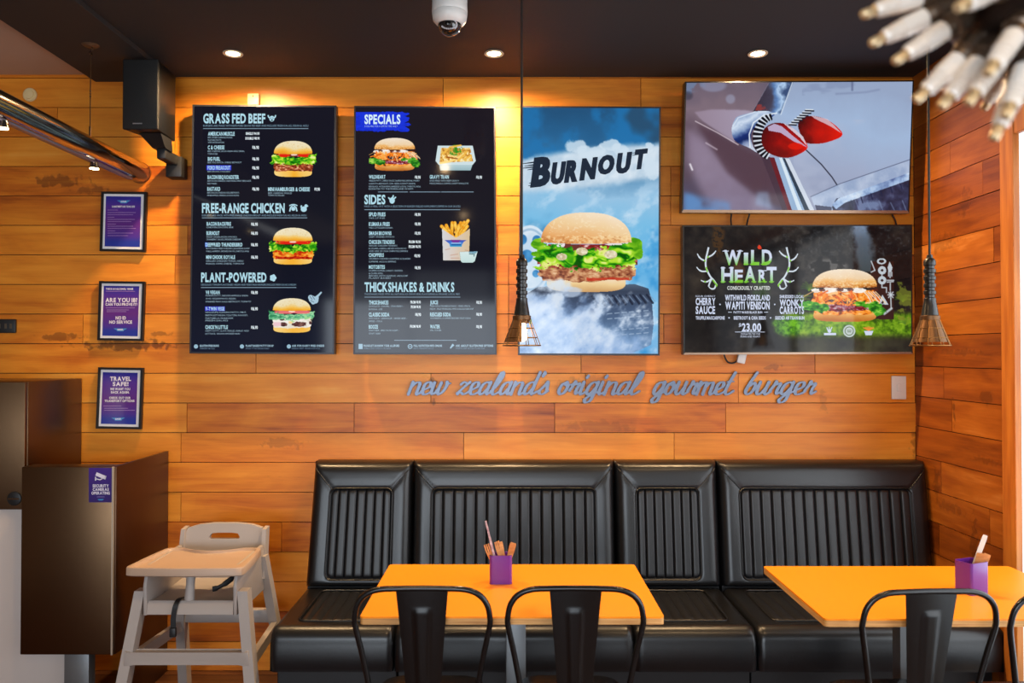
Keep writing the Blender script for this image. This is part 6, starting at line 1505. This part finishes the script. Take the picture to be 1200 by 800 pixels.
# ------------------------------------------------------------------ ball of spark plugs hanging close to the camera
def plug_ball():
    Y0 = .75; s_ = FPX/Y0; C_ = W(1262, -64, Y0); R = .214
    root = thing('spark_plug_chandelier', 'hanging ball of white spark plugs at the top corner, close to the camera', 'chandelier', C_)
    M_CER = mat('white_ceramic', (244, 236, 226), .22, spec=.7); M_HEX = mat('plug_steel', (120, 104, 90), .35, .9); M_TIP = mat('plug_brass_tip', (226, 200, 156), .35, .5)
    def plug_mesh(nm):
        m = MB(); prof = [(.001, 0), (.0080, 0), (.0080, .010), (.0100, .012), (.0135, .012), (.0135, .024), (.0112, .026), (.0108, .031), (.0098, .034), (.0094, .056)]
        for k in range(4): z = .056+.0042*k; prof += [(.0092-.0004*k, z), (.0092-.0004*k, z+.0016), (.0070-.0004*k, z+.0022), (.0070-.0004*k, z+.0038)]
        prof += [(.0078, .073), (.0062, .077), (.0042, .0775), (.0042, .0805), (.0050, .082), (.0046, .089), (.0034, .0905), (.0006, .091)]
        m.lathe(prof, 14); o = m.build(nm, [M_CER, M_HEX, M_TIP], root, 40, world=False)
        for p in o.data.polygons:
            z = p.center.z; p.material_index = 1 if z < .033 else (2 if z > .0770 else 0)
        return o
    tips = [(1009, 18), (1019, 52), (1047, 73), (1072, 119), (1102, 126), (1134, 122), (1164, 164), (1178, 138), (1157, 87), (1121, 10)]
    dirs = []
    for px, py in tips:
        o_ = Vector((0, 0, CAMZ)); dd = (W(px, py, 1.0)-o_).normalized(); oc = o_-C_; bq = oc.dot(dd); disc = bq*bq-(oc.dot(oc)-R*R)
        dirs.append((oc+dd*(-bq-math.sqrt(max(0.0, disc)))).normalized())
    for i in range(120):
        z = 1-2*(i+.5)/120; ph = i*2.399963; d = Vector((math.sqrt(1-z*z)*math.cos(ph), math.sqrt(1-z*z)*math.sin(ph), z))
        tp = C_+d*R; k_ = FPX/(tp.y*_c+(tp.z-CAMZ)*_s); tx, ty = 600+tp.x*k_, 400-(-tp.y*_s+(tp.z-CAMZ)*_c)*k_
        if (tx < 1206 and ty > -8) and (tp.y < Y0+.13 or tx < 1150): continue      # the ones in plain view are placed above, one by one
        if all(d.angle(q) > .27 for q in dirs): dirs.append(d)
    dirs = dirs[:len(tips)]+sorted(dirs[len(tips):], key=lambda d: d.dot(Vector((.75, .35, -.1))) + d.dot(Vector((0, 1, 0)))*.6)
    MB().ball((0, 0, 0), R-.088, u=32, v=20).build('core', mat('core_dark_steel', (62, 50, 44), .45, .7), root, 60, world=False)
    first = plug_mesh('spark_plug'); rest = bmesh.new()
    for i, d in enumerate(dirs):
        M = Matrix.Translation(d*(R-.091)) @ d.to_track_quat('Z', 'Y').to_matrix().to_4x4()
        if i < 100:
            o = first if i == 0 else first.copy()
            if i: COL.objects.link(o); o.parent = root
            o.matrix_local = M
        else:
            b2 = bmesh.new(); b2.from_mesh(first.data); bmesh.ops.transform(b2, matrix=M, verts=b2.verts[:]); tmp = bpy.data.meshes.new('tmp'); b2.to_mesh(tmp); b2.free(); rest.from_mesh(tmp); bpy.data.meshes.remove(tmp)
    if len(rest.verts):
        me = bpy.data.meshes.new('spark_plugs'); rest.to_mesh(me); me.polygons.foreach_set('use_smooth', [True]*len(me.polygons)); me.set_sharp_from_angle(angle=.7)
        o = link('spark_plugs_behind', me, [M_CER, M_HEX, M_TIP], root); o['kind'] = 'stuff'
    rest.free()
    MB().tube([C_+Vector((0, 0, R-.09)), Vector((C_.x, C_.y, ZC-.001))], .004, 8).build('cord', M_CABLE, root, 60)
plug_ball()
